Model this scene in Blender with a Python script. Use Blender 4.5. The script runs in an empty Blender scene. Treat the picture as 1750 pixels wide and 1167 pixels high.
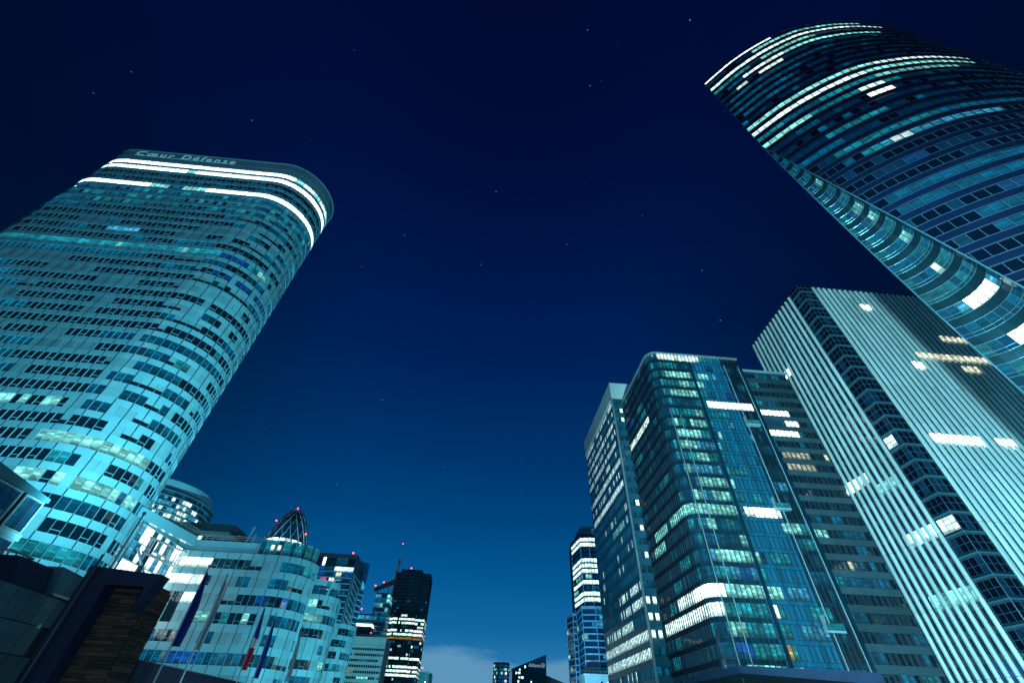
import bpy, bmesh, math, random
from mathutils import Vector, Matrix

scene = bpy.context.scene
COL = scene.collection
R = math.radians

# ------------------------------------------------------------------ materials
MATS = {}

def srgb(r, g, b):
    f = lambda c: (c/255/12.92) if c/255 <= 0.04045 else ((c/255+0.055)/1.055)**2.4
    return (f(r), f(g), f(b), 1.0)

def new_mat(name):
    m = bpy.data.materials.new(name)
    m.use_nodes = True
    MATS[name] = m
    nt = m.node_tree
    return m, nt, nt.nodes["Principled BSDF"]

def node(nt, typ, **kw):
    n = nt.nodes.new(typ)
    for k, v in kw.items():
        setattr(n, k, v)
    return n

def ramp(nt, a, b, c0=(0, 0, 0, 1), c1=(1, 1, 1, 1)):
    n = nt.nodes.new("ShaderNodeValToRGB")
    n.color_ramp.elements[0].position = a
    n.color_ramp.elements[0].color = c0
    n.color_ramp.elements[1].position = b
    n.color_ramp.elements[1].color = c1
    return n

def solid(name, col, rough=0.5, metal=0.0, var=0.18, scale=0.35, spec=0.5, lvl=0.0, streak=False):
    """painted / metal / stone surface: base colour with weathering noise, slight panel to panel change"""
    m, nt, b = new_mat(name)
    tc = node(nt, "ShaderNodeTexCoord")
    mp = node(nt, "ShaderNodeMapping")
    if streak:
        mp.inputs["Scale"].default_value = (1, 1, 0.15)
    nz = node(nt, "ShaderNodeTexNoise")
    nz.inputs["Scale"].default_value = scale
    nz.inputs["Detail"].default_value = 5
    nt.links.new(tc.outputs["Object"], mp.inputs["Vector"])
    nt.links.new(mp.outputs["Vector"], nz.inputs["Vector"])
    rp = ramp(nt, 0.3, 0.7, tuple(c*(1-var) for c in col[:3])+(1,), tuple(min(1, c*(1+var)) for c in col[:3])+(1,))
    nt.links.new(nz.outputs["Fac"], rp.inputs["Fac"])
    out = rp.outputs["Color"]
    if lvl > 0:
        at = node(nt, "ShaderNodeAttribute", attribute_name="level")
        mr = node(nt, "ShaderNodeMapRange")
        mr.inputs["To Min"].default_value = 1-lvl
        mr.inputs["To Max"].default_value = 1+lvl*0.5
        nt.links.new(at.outputs["Fac"], mr.inputs["Value"])
        mx = node(nt, "ShaderNodeVectorMath", operation="SCALE")
        nt.links.new(out, mx.inputs[0])
        nt.links.new(mr.outputs["Result"], mx.inputs["Scale"])
        out = mx.outputs["Vector"]
    nt.links.new(out, b.inputs["Base Color"])
    r2 = ramp(nt, 0.2, 0.8, (rough*0.8,)*3+(1,), (min(1, rough*1.2),)*3+(1,))
    nt.links.new(nz.outputs["Fac"], r2.inputs["Fac"])
    nt.links.new(r2.outputs["Color"], b.inputs["Roughness"])
    b.inputs["Metallic"].default_value = metal
    b.inputs["Specular IOR Level"].default_value = spec
    return m

def glass(name, base, rough=0.06, emit=None, strength=0.0, spec=0.8, thresh=(0.35, 0.75), nscale=0.5, wob=0.06, room=0.0, stretch=(1, 1, 1.6)):
    """window glass of a room: reflecting pane in front of a dark or lamp-lit interior"""
    m, nt, b = new_mat(name)
    b.inputs["Base Color"].default_value = base
    b.inputs["Roughness"].default_value = rough
    b.inputs["Specular IOR Level"].default_value = spec
    tc = node(nt, "ShaderNodeTexCoord")
    nz = node(nt, "ShaderNodeTexNoise")
    nz.inputs["Scale"].default_value = 0.25
    nz.inputs["Detail"].default_value = 2
    nt.links.new(tc.outputs["Object"], nz.inputs["Vector"])
    at = node(nt, "ShaderNodeAttribute", attribute_name="level")
    ad = node(nt, "ShaderNodeMath", operation="MULTIPLY_ADD")
    ad.inputs[1].default_value = 0.5
    nt.links.new(at.outputs["Fac"], ad.inputs[0])
    nt.links.new(nz.outputs["Fac"], ad.inputs[2])
    bp = node(nt, "ShaderNodeBump")
    bp.inputs["Strength"].default_value = wob
    bp.inputs["Distance"].default_value = 0.5
    nt.links.new(nz.outputs["Fac"], bp.inputs["Height"])
    nt.links.new(bp.outputs["Normal"], b.inputs["Normal"])
    if emit:
        b.inputs["Emission Color"].default_value = emit
        def mth(op, x, y=None, z=None):
            n = node(nt, "ShaderNodeMath", operation=op)
            for k, q in enumerate((x, y, z)):
                if q is None: continue
                if isinstance(q, (int, float)): n.inputs[k].default_value = q
                else: nt.links.new(q, n.inputs[k])
            return n.outputs[0]
        mp = node(nt, "ShaderNodeMapping")
        mp.inputs["Scale"].default_value = stretch
        n2 = node(nt, "ShaderNodeTexNoise")
        n2.inputs["Scale"].default_value = nscale
        n2.inputs["Detail"].default_value = 6
        n2.inputs["Roughness"].default_value = 0.65
        nt.links.new(tc.outputs["Object"], mp.inputs["Vector"])
        nt.links.new(mp.outputs["Vector"], n2.inputs["Vector"])
        rp = ramp(nt, thresh[0], thresh[1], (0.3,)*3+(1,), (1.15,)*3+(1,))
        nt.links.new(n2.outputs["Fac"], rp.inputs["Fac"])
        tot = rp.outputs["Color"]
        if room > 0:
            # what one sees of the room from the street below: ceiling with rows of lamps, furniture at the sill, a blind part way down
            uv = node(nt, "ShaderNodeUVMap", uv_map="pane")
            su = node(nt, "ShaderNodeSeparateXYZ"); nt.links.new(uv.outputs["UV"], su.inputs[0])
            u, v = su.outputs["X"], su.outputs["Y"]
            lev = at.outputs["Fac"]
            r1 = mth("FRACT", mth("MULTIPLY", lev, 13.7)); r2 = mth("FRACT", mth("MULTIPLY", lev, 41.3))
            ceil = mth("MULTIPLY_ADD", v, 0.45, 0.7)
            lamps = mth("MULTIPLY", mth("LESS_THAN", mth("FRACT", mth("MULTIPLY_ADD", v, 1.9, r2)), 0.26),
                        mth("MULTIPLY", mth("GREATER_THAN", v, 0.3), mth("LESS_THAN", mth("ABSOLUTE", mth("SUBTRACT", u, 0.5)), 0.36)))
            furn = mth("LESS_THAN", v, mth("MULTIPLY", mth("SUBTRACT", n2.outputs["Fac"], 0.3), mth("MULTIPLY_ADD", r1, 1.1, 0.35)))
            blind = mth("MULTIPLY", mth("GREATER_THAN", v, mth("MULTIPLY_ADD", r1, 0.7, 0.35)), mth("GREATER_THAN", r2, 0.45))
            k1 = mth("MULTIPLY_ADD", lamps, 0.9*room, ceil)
            k2 = mth("MULTIPLY", k1, mth("SUBTRACT", 1.0, mth("MULTIPLY", furn, 0.62*room)))
            k3 = mth("MULTIPLY", k2, mth("SUBTRACT", 1.0, mth("MULTIPLY", blind, 0.45*room)))
            tot = mth("MULTIPLY", tot, k3)
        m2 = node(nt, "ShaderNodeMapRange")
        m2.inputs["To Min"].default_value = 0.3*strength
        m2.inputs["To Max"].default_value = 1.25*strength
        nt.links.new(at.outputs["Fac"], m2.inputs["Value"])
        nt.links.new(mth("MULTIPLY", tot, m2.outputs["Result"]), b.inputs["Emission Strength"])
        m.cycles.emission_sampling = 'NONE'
    return m

def lamp_mat(name, col, strength):
    m, nt, b = new_mat(name)
    b.inputs["Base Color"].default_value = (0.02, 0.02, 0.02, 1)
    b.inputs["Emission Color"].default_value = col
    b.inputs["Emission Strength"].default_value = strength
    m.cycles.emission_sampling = 'NONE'
    return m

solid("panel", (0.27, 0.52, 0.60), 0.28, 0.0, 0.10, 0.12, lvl=0.07, streak=True)
solid("panel_dark", (0.22, 0.32, 0.37), 0.42, 0.0, 0.1, 0.1, lvl=0.1)
solid("teal_panel", (0.035, 0.125, 0.185), 0.25, 0.2, 0.12, 0.15, lvl=0.2)
solid("spandrel_glass", (0.004, 0.022, 0.038), 0.08, 0.0, 0.2, 0.2, spec=0.6, lvl=0.3)
solid("cap", (0.62, 0.68, 0.70), 0.5, 0.0, 0.06, 0.1, streak=True)
solid("line_blue", (0.22, 0.42, 0.56), 0.4, 0.2, 0.1)
solid("blind", (0.25, 0.45, 0.50), 0.55, 0.0, 0.12, 0.3, lvl=0.25)
solid("joint", (0.012, 0.02, 0.028), 0.6)
solid("core", (0.01, 0.014, 0.02), 0.7)
solid("navy", (0.002, 0.008, 0.026), 0.55, 0.0, 0.15, 0.2, spec=0.1)
solid("navy_line", (0.045, 0.10, 0.15), 0.35, 0.3, 0.1)
solid("steel", (0.42, 0.48, 0.5), 0.35, 0.6, 0.1, 0.6)
solid("steel_dark", (0.05, 0.07, 0.09), 0.4, 0.4, 0.15, 0.5)
solid("fin", (0.58, 0.64, 0.66), 0.28, 0.3, 0.1, 0.5, streak=True, lvl=0.16)
solid("stone", (0.40, 0.41, 0.40), 0.8, 0.0, 0.12, 0.3)
solid("pale_concrete", (0.36, 0.40, 0.42), 0.75, 0.0, 0.12, 0.25)
solid("grey_band", (0.025, 0.055, 0.075), 0.6, 0.0, 0.15, 0.3, lvl=0.3)
solid("teal_metal", (0.045, 0.13, 0.17), 0.4, 0.3, 0.2, 0.6, lvl=0.35)
solid("blue_paint", (0.004, 0.011, 0.04), 0.5, 0.0, 0.2, 0.8)
solid("blue_canvas", (0.005, 0.016, 0.05), 0.8, 0.0, 0.2, 0.7)
solid("asphalt", (0.05, 0.052, 0.055), 0.8, 0.0, 0.3, 0.4)
solid("paving", (0.16, 0.16, 0.155), 0.75, 0.0, 0.2, 0.3)
solid("flag_blue", (0.012, 0.05, 0.33), 0.8, 0.0, 0.1, 3)
solid("flag_white", (0.6, 0.65, 0.66), 0.8, 0.0, 0.1, 3)
solid("flag_red", (0.4, 0.02, 0.03), 0.8, 0.0, 0.1, 3)
solid("sign_red", (0.55, 0.03, 0.05), 0.6)

# weathered boards of the kiosk
m, nt, b = new_mat("wood")
tc = node(nt, "ShaderNodeTexCoord"); mp = node(nt, "ShaderNodeMapping")
mp.inputs["Scale"].default_value = (1.2, 1.2, 22)
nz = node(nt, "ShaderNodeTexNoise"); nz.inputs["Scale"].default_value = 1.6; nz.inputs["Detail"].default_value = 6
nt.links.new(tc.outputs["Object"], mp.inputs["Vector"]); nt.links.new(mp.outputs["Vector"], nz.inputs["Vector"])
at = node(nt, "ShaderNodeAttribute", attribute_name="level")
rp = ramp(nt, 0.3, 0.75, (0.008, 0.005, 0.004, 1), (0.10, 0.055, 0.036, 1))
mr = node(nt, "ShaderNodeMath", operation="MULTIPLY_ADD"); mr.inputs[1].default_value = 0.35
sb = node(nt, "ShaderNodeMath", operation="SUBTRACT"); sb.inputs[1].default_value = 0.18
nt.links.new(at.outputs["Fac"], mr.inputs[0]); nt.links.new(nz.outputs["Fac"], sb.inputs[0])
nt.links.new(sb.outputs[0], mr.inputs[2]); nt.links.new(mr.outputs[0], rp.inputs["Fac"])
nt.links.new(rp.outputs["Color"], b.inputs["Base Color"]); b.inputs["Roughness"].default_value = 0.75

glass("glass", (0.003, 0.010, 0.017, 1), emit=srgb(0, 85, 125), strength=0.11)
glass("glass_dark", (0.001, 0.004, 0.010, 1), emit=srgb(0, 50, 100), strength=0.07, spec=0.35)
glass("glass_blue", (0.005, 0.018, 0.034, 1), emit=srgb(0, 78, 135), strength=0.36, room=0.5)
glass("dim", (0.006, 0.014, 0.02, 1), emit=srgb(0, 128, 178), strength=0.62, nscale=0.35, room=0.7)
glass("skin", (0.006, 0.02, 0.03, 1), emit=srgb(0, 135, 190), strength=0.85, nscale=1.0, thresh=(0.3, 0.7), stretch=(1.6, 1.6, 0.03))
glass("teal", (0.01, 0.02, 0.02, 1), emit=srgb(30, 180, 205), strength=0.9, nscale=0.4, room=0.9)
glass("pale", (0.01, 0.02, 0.02, 1), emit=srgb(140, 243, 236), strength=1.45, nscale=0.5, room=1.0)
glass("white", (0.02, 0.02, 0.02, 1), emit=srgb(215, 255, 250), strength=1.75, thresh=(0.2, 0.6), nscale=0.5, room=1.0)
glass("bright", (0.02, 0.02, 0.02, 1), emit=srgb(236, 255, 252), strength=3.2, thresh=(0.1, 0.4), room=0.8)
glass("blue_room", (0.01, 0.02, 0.03, 1), emit=srgb(15, 100, 205), strength=0.7, nscale=0.4, room=1.0)
glass("sky_room", (0.01, 0.02, 0.03, 1), emit=srgb(70, 190, 240), strength=0.95, nscale=0.5, room=1.0)
glass("warm", (0.02, 0.02, 0.02, 1), emit=srgb(240, 246, 215), strength=1.6, nscale=0.5, room=0.9)
glass("amber", (0.02, 0.02, 0.02, 1), emit=srgb(225, 190, 95), strength=0.75, nscale=0.5, room=1.0)
glass("pink", (0.02, 0.02, 0.02, 1), emit=srgb(235, 60, 160), strength=1.0, nscale=0.5, room=0.6)
lamp_mat("red_lamp", (1.0, 0.05, 0.08, 1), 9.0)
lamp_mat("letters", srgb(95, 175, 190), 0.75)
lamp_mat("letters_far", srgb(150, 190, 200), 0.8)
lamp_mat("lamp_strip", srgb(235, 255, 252), 3.0)
LIT = {"pale", "white", "bright", "blue_room", "sky_room", "warm", "amber", "pink"}

# ------------------------------------------------------------------ mesh helpers
class MB:
    def __init__(s):
        s.v = []; s.f = []; s.m = []; s.l = []
    def face(s, pts, mat, lv=0.5):
        i = len(s.v)
        s.v += [tuple(p) for p in pts]
        s.f.append(tuple(range(i, i+len(pts)))); s.m.append(mat); s.l.append(lv)
    def box(s, x0, x1, y0, y1, z0, z1, mat, lv=0.5):
        s.prism([(x0, y0), (x1, y0), (x1, y1), (x0, y1)], z0, z1, mat, lv)
    def prism(s, poly, z0, z1, mat, lv=0.5, top=None):
        i = len(s.v); n = len(poly)
        s.v += [(p[0], p[1], z0) for p in poly]
        tp = top or poly
        s.v += [(p[0], p[1], z1) for p in tp]
        s.f.append(tuple(range(i+n-1, i-1, -1))); s.f.append(tuple(range(i+n, i+2*n)))
        for k in range(n):
            j = (k+1) % n
            s.f.append((i+k, i+j, i+n+j, i+n+k))
        s.m += [mat]*(n+2); s.l += [lv]*(n+2)
    def hexa(s, p, mat, lv=0.5):
        """8 points: bottom ring 0..3, top ring 4..7"""
        i = len(s.v); s.v += [tuple(q) for q in p]
        for q in ((3, 2, 1, 0), (4, 5, 6, 7), (0, 1, 5, 4), (1, 2, 6, 5), (2, 3, 7, 6), (3, 0, 4, 7)):
            s.f.append(tuple(i+k for k in q)); s.m.append(mat); s.l.append(lv)
    def tube(s, pts, r, mat, n=6, lv=0.5, r1=None):
        pts = [Vector(p) for p in pts]; i0 = len(s.v)
        for k, p in enumerate(pts):
            a = pts[max(0, k-1)]; c = pts[min(len(pts)-1, k+1)]
            d = (c-a).normalized()
            u = d.cross(Vector((0, 0, 1)))
            if u.length < 1e-3: u = Vector((1, 0, 0))
            u.normalize(); w = d.cross(u)
            rr = r if r1 is None else r+(r1-r)*k/(len(pts)-1)
            for q in range(n):
                t = 2*math.pi*q/n
                s.v.append(tuple(p+u*(rr*math.cos(t))+w*(rr*math.sin(t))))
        for k in range(len(pts)-1):
            for q in range(n):
                a = i0+k*n+q; b_ = i0+k*n+(q+1) % n
                s.f.append((a, b_, b_+n, a+n)); s.m.append(mat); s.l.append(lv)
        s.f.append(tuple(range(i0+n-1, i0-1, -1))); s.m.append(mat); s.l.append(lv)
        e = i0+(len(pts)-1)*n
        s.f.append(tuple(range(e, e+n))); s.m.append(mat); s.l.append(lv)
    def ball(s, c, r, mat, n=8):
        i = len(s.v); k = n//2
        for a in range(1, k):
            for q in range(n):
                t = math.pi*a/k; u = 2*math.pi*q/n
                s.v.append((c[0]+r*math.sin(t)*math.cos(u), c[1]+r*math.sin(t)*math.sin(u), c[2]+r*math.cos(t)))
        tp = len(s.v); s.v.append((c[0], c[1], c[2]+r)); bt = len(s.v); s.v.append((c[0], c[1], c[2]-r))
        fs = []
        for a in range(k-2):
            for q in range(n):
                x = i+a*n+q; y = i+a*n+(q+1) % n
                fs.append((x, x+n, y+n, y))
        for q in range(n):
            fs.append((tp, i+q, i+(q+1) % n))
            e = i+(k-2)*n
            fs.append((e+(q+1) % n, e+q, bt))
        s.f += fs; s.m += [mat]*len(fs); s.l += [0.5]*len(fs)
    # facade pieces along a plan segment p->q; outward is on the right-hand side
    def wall(s, p, q, z0, z1, off, mat, lv=0.5, ga=0.0, gb=0.0):
        dx, dy = q[0]-p[0], q[1]-p[1]; L = math.hypot(dx, dy)
        if L < 1e-6: return
        ux, uy = dx/L, dy/L; nx, ny = uy, -ux
        a = (p[0]+ux*ga+nx*off, p[1]+uy*ga+ny*off); c = (q[0]-ux*gb+nx*off, q[1]-uy*gb+ny*off)
        s.face([(a[0], a[1], z0), (c[0], c[1], z0), (c[0], c[1], z1), (a[0], a[1], z1)], mat, lv)
    def slab(s, p, q, z0, z1, o0, o1, mat, lv=0.5, ga=0.0, gb=0.0):
        dx, dy = q[0]-p[0], q[1]-p[1]; L = math.hypot(dx, dy)
        if L < 1e-6: return
        ux, uy = dx/L, dy/L; nx, ny = uy, -ux
        P = []
        for z in (z0, z1):
            P += [(p[0]+ux*ga+nx*o1, p[1]+uy*ga+ny*o1, z), (q[0]-ux*gb+nx*o1, q[1]-uy*gb+ny*o1, z),
                  (q[0]-ux*gb+nx*o0, q[1]-uy*gb+ny*o0, z), (p[0]+ux*ga+nx*o0, p[1]+uy*ga+ny*o0, z)]
        s.hexa(P, mat, lv)
    def build(s, name, parent=None, label=None, smooth=False):
        if not s.f: return None
        me = bpy.data.meshes.new(name)
        off = parent_loc(parent)
        me.from_pydata([(x-off[0], y-off[1], z-off[2]) for x, y, z in s.v], [], s.f)
        used = []
        for k in s.m:
            if k not in used: used.append(k)
        for k in used: me.materials.append(MATS[k])
        idx = {k: i for i, k in enumerate(used)}
        me.polygons.foreach_set("material_index", [idx[k] for k in s.m])
        at = me.attributes.new("level", 'FLOAT', 'FACE')
        at.data.foreach_set("value", s.l)
        uvl = me.uv_layers.new(name="pane")
        co = []
        for f in s.f:
            co += [0, 0, 1, 0, 1, 1, 0, 1] if len(f) == 4 else [.5, .5]*len(f)
        uvl.data.foreach_set("uv", co)
        if smooth:
            me.polygons.foreach_set("use_smooth", [True]*len(s.f))
        me.update()
        o = bpy.data.objects.new(name, me); COL.objects.link(o)
        if parent: o.parent = parent
        if label: o["label"] = label
        return o

LOCS = {}
def parent_loc(o):
    return LOCS.get(o.name, (0, 0, 0)) if o else (0, 0, 0)

_build = MB.build
def _b2(s, name, parent=None, label=None, smooth=False):
    o = _build(s, name, parent, label, smooth)
    if o is not None:
        LOCS[o.name] = parent_loc(parent)      # children of a part share its origin
    return o
MB.build = _b2

def thing(name, label, cat, loc=(0, 0, 0), group=None):
    o = bpy.data.objects.new(name, None); COL.objects.link(o)
    o.location = loc; LOCS[o.name] = tuple(loc)
    o["label"] = label; o["category"] = cat
    if group: o["group"] = group
    return o

def structure(o, kind="structure"):
    o["kind"] = kind
    return o

def lerp(a, b, t): return a+(b-a)*t

def line_path(p, q, step):
    n = max(1, round(math.dist(p, q)/step))
    return [(lerp(p[0], q[0], k/n), lerp(p[1], q[1], k/n)) for k in range(n+1)]

def arc_path(c, r, a0, a1, step):
    n = max(3, round(abs(R(a1-a0))*r/step))
    return [(c[0]+r*math.cos(R(lerp(a0, a1, k/n))), c[1]+r*math.sin(R(lerp(a0, a1, k/n)))) for k in range(n+1)]

def join_paths(*ps):
    out = list(ps[0])
    for p in ps[1:]: out += p[1:]
    return out

def inset(poly, d):
    """closed plan moved inwards (outward is on the right-hand side of the walk)"""
    n = len(poly); out = []
    for k in range(n):
        a, b_, c = poly[k-1], poly[k], poly[(k+1) % n]
        nx = ny = 0
        for p, q in ((a, b_), (b_, c)):
            dx, dy = q[0]-p[0], q[1]-p[1]; L = math.hypot(dx, dy) or 1
            nx += dy/L; ny += -dx/L
        L = math.hypot(nx, ny) or 1
        out.append((b_[0]-nx/L*d, b_[1]-ny/L*d))
    return out

def storey(root, path, zl, zh, kinds, rec=0.12, mull=0.09, mmat="panel_dark", proud=0.03, skip=None, joint=None):
    """one ribbon window of a storey: panes, mullions, and each lit run of panes as a sub-part"""
    w = MB(); runs = []; cur = None
    for i in range(len(path)-1):
        if skip and skip(i): cur = None; continue
        p, q = path[i], path[i+1]
        mat, lv = kinds[i]
        if mat in LIT:
            if cur is None or cur[0] != mat: cur = (mat, MB()); runs.append(cur)
            cur[1].wall(p, q, zl, zh, -rec, mat, lv, mull/2, mull/2)
        else:
            cur = None
            if mat == "half":
                w.wall(p, q, lerp(zl, zh, 0.4), zh, -0.02, "blind", lv, mull/2, mull/2)
                w.wall(p, q, zl, lerp(zl, zh, 0.4), -rec, "glass", lv, mull/2, mull/2)
            else:
                o = -0.02 if mat in ("panel", "panel_dark", "blind") else -rec
                w.wall(p, q, zl, zh, o, mat, lv, mull/2, mull/2)
        jt = joint is not None and (i+joint) % 2 == 0 and mat in ("panel", "blind", "half")
        w.slab(p, q, zl, zh, -rec-0.05, proud, "joint" if jt else mmat, 0.5, 0.0, math.dist(p, q)-(mull if jt else mull*0.5))
        w.slab(p, q, zl-0.03, zl+0.05, -rec-0.04, proud-0.01, mmat, 0.5)
        if joint is not None and mat == "glass" and (i*7+int(zl*3)) % 5 < 2: w.slab(p, q, lerp(zl, zh, .3), lerp(zl, zh, .3)+.07, -rec-.04, proud-.03, mmat, .5)
    o = w.build("ribbon_window", root)
    for mat, mb in runs:
        mb.build("lit_window", o if o else root)
    return o

def band(root, path, z0, z1, mat="panel", per=2, gap=0.12, proud=0.06, phase=0, name="spandrel_band", rnd=None, skip=None, depth=0.3, trim=None):
    s = MB()
    for i in range(len(path)-1):
        if skip and skip(i): continue
        a = gap/2 if (i+phase) % per == 0 else 0.0
        b_ = gap/2 if (i+1+phase) % per == 0 else 0.0
        if a == 0 or i == 0: lv = lv if (a == 0 and i) else (rnd.random() if rnd else 0.5)
        else: lv = rnd.random() if rnd else 0.5
        s.slab(path[i], path[i+1], z0, z1, -depth, proud, mat, lv, a, b_)
        if a and gap > .13: s.slab(path[i], path[i+1], z0+.002, z1-.002, -depth, proud-.01, "joint", .5, 0, math.dist(path[i], path[i+1])-a)
        if b_ and gap > .13: s.slab(path[i], path[i+1], z0+.002, z1-.002, -depth, proud-.01, "joint", .5, math.dist(path[i], path[i+1])-b_, 0)
        if trim:
            s.slab(path[i], path[i+1], z0-0.003, z0+0.12, proud+0.002, proud+0.1, trim)
            s.slab(path[i], path[i+1], z1-0.12, z1+0.003, proud+0.002, proud+0.1, trim)
    return s.build(name, root)

def runs_style(n, rnd, weights, rmin=2, rmax=8):
    """weights: list of (kind, weight, level_lo, level_hi)"""
    out = []
    tot = sum(w[1] for w in weights)
    while len(out) < n:
        t = rnd.random()*tot
        for w in weights:
            t -= w[1]
            if t <= 0: break
        for _ in range(rnd.randint(rmin, rmax)):
            out.append((w[0], lerp(w[2], w[3], rnd.random())))
    return out[:n]

def paint_run(kinds, i0, i1, mat, l0=0.5, l1=1.0, rnd=random):
    for i in range(max(0, i0), min(len(kinds), i1)):
        kinds[i] = (mat, lerp(l0, l1, rnd.random()))

def beacon(pos, r, label, stand=1.2):
    t = thing("beacon_light", label, "beacon", (pos[0], pos[1], pos[2]-stand), "red aviation beacons on the towers")
    a = MB(); a.ball(pos, r, "red_lamp"); a.build("lamp", t)
    p = MB(); p.tube([(pos[0], pos[1], pos[2]-stand), (pos[0], pos[1], pos[2]-r*0.7)], r*0.25, "steel_dark"); p.build("post", t)
    return t

def lettering(name, text, size, loc, width, parent, mat, space=1.0, label=None):
    cu = bpy.data.curves.new(name+"_outline", 'FONT'); cu.body = text
    cu.size = size; cu.extrude = 0.06; cu.space_character = space
    tmp = bpy.data.objects.new(name+"_outline", cu); COL.objects.link(tmp)
    bpy.context.view_layer.update()
    dg = bpy.context.evaluated_depsgraph_get()
    me = bpy.data.meshes.new_from_object(tmp.evaluated_get(dg))
    bpy.data.objects.remove(tmp); bpy.data.curves.remove(cu)
    xs = [v.co.x for v in me.vertices]; k = width/(max(xs)-min(xs)); x0 = min(xs)
    off = parent_loc(parent)
    for v in me.vertices:
        v.co = Vector((loc[0]+(v.co.x-x0)*k-off[0], loc[1]-v.co.z-off[1], loc[2]+v.co.y-off[2]))
    bm = bmesh.new(); bm.from_mesh(me)      # thin rail the letters stand on
    q = [bm.verts.new((loc[0]-off[0]+a*width, loc[1]-off[1]+b_, loc[2]-off[2]+c_)) for a, b_, c_ in ((0, 0, -.12), (1, 0, -.12), (1, 0, -.04), (0, 0, -.04), (0, .1, -.12), (1, .1, -.12), (1, .1, -.04), (0, .1, -.04))]
    for f in ((0, 1, 2, 3), (7, 6, 5, 4), (0, 4, 5, 1), (3, 2, 6, 7), (0, 3, 7, 4), (1, 5, 6, 2)): bm.faces.new([q[k] for k in f])
    bm.to_mesh(me); bm.free()
    me.materials.clear(); me.materials.append(MATS[mat])
    o = bpy.data.objects.new(name, me); COL.objects.link(o); o.parent = parent
    if label: o["label"] = label
    return o

# ------------------------------------------------------------------ camera
F_PX, CXP, CYP = 715.0, 875.0, 583.5
EYE = Vector((0, 0, 1.7))
Zc = Vector((906-CXP, -(-180-CYP), -F_PX)).normalized()
Yc = Vector((790-CXP, -(1250-CYP), -F_PX)).normalized()
Yc = (Yc-Zc*Yc.dot(Zc)).normalized()
Xc = Yc.cross(Zc)
cam = bpy.data.cameras.new("camera")
cam.sensor_width = 36; cam.lens = F_PX/1750*36
cam.clip_start = 0.1; cam.clip_end = 8000
co = bpy.data.objects.new("camera", cam); COL.objects.link(co)
M3 = Matrix((Xc, Yc, Zc))
co.matrix_world = Matrix.Translation(EYE) @ M3.to_4x4()
scene.camera = co

# ------------------------------------------------------------------ world: night sky
w = bpy.data.worlds.new("World"); scene.world = w; w.use_nodes = True
nt = w.node_tree; bg = nt.nodes["Background"]
tc = node(nt, "ShaderNodeTexCoord")
sp = node(nt, "ShaderNodeSeparateXYZ"); nt.links.new(tc.outputs["Generated"], sp.inputs[0])
cr = node(nt, "ShaderNodeValToRGB")
els = [(0.0, srgb(50, 128, 178)), (0.10, srgb(36, 118, 172)), (0.145, srgb(18, 103, 161)), (0.235, srgb(2, 87, 147)),
       (0.34, srgb(0, 68, 125)), (0.47, srgb(0, 51, 104)), (0.64, srgb(0, 33, 87)), (0.80, srgb(0, 22, 73)),
       (0.92, srgb(0, 14, 58)), (1.0, srgb(0, 10, 48))]
cr.color_ramp.elements[0].position = els[0][0]; cr.color_ramp.elements[0].color = els[0][1]
cr.color_ramp.elements[1].position = els[-1][0]; cr.color_ramp.elements[1].color = els[-1][1]
for p, c in els[1:-1]:
    e = cr.color_ramp.elements.new(p); e.color = c
nt.links.new(sp.outputs["Z"], cr.inputs["Fac"])
# low cloud bank near the horizon
mp = node(nt, "ShaderNodeMapping"); mp.inputs["Scale"].default_value = (5, 5, 16)
nt.links.new(tc.outputs["Generated"], mp.inputs["Vector"])
nz = node(nt, "ShaderNodeTexNoise"); nz.inputs["Scale"].default_value = 1.4; nz.inputs["Detail"].default_value = 6; nz.inputs["Roughness"].default_value = 0.5
nt.links.new(mp.outputs["Vector"], nz.inputs["Vector"])
hz = node(nt, "ShaderNodeMapRange"); hz.inputs["From Min"].default_value = 0.155; hz.inputs["From Max"].default_value = 0.05
hz.inputs["To Min"].default_value = 0.12; hz.inputs["To Max"].default_value = 0.66
nt.links.new(sp.outputs["Z"], hz.inputs["Value"])
# the bank lies to the left of the avenue's end
xl = node(nt, "ShaderNodeMapRange"); xl.inputs["From Min"].default_value = 0.16; xl.inputs["From Max"].default_value = -0.05
xl.inputs["To Min"].default_value = -0.06; xl.inputs["To Max"].default_value = 0.0
nt.links.new(sp.outputs["X"], xl.inputs["Value"])
ad = node(nt, "ShaderNodeMath", operation="MULTIPLY_ADD"); ad.inputs[1].default_value = 0.42; nt.links.new(nz.outputs["Fac"], ad.inputs[0]); nt.links.new(hz.outputs["Result"], ad.inputs[2])
ad2 = node(nt, "ShaderNodeMath", operation="ADD"); nt.links.new(ad.outputs[0], ad2.inputs[0]); nt.links.new(xl.outputs["Result"], ad2.inputs[1])
cm = ramp(nt, 0.52, 0.60); nt.links.new(ad2.outputs[0], cm.inputs["Fac"])
mx = node(nt, "ShaderNodeMixRGB"); mx.inputs[2].default_value = srgb(92, 148, 186)
ab = node(nt, "ShaderNodeMath", operation="ABSOLUTE"); nt.links.new(sp.outputs["X"], ab.inputs[0])  # lens vignette put into the sky colour: darker towards both sides
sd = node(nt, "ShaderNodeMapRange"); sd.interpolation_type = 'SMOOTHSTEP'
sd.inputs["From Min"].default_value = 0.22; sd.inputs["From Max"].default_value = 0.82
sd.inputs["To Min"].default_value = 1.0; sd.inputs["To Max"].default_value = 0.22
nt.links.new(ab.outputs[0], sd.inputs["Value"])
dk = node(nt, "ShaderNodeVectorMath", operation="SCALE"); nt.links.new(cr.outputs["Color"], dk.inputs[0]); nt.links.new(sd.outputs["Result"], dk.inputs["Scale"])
nt.links.new(cm.outputs["Color"], mx.inputs[0]); nt.links.new(dk.outputs["Vector"], mx.inputs[1])
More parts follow.
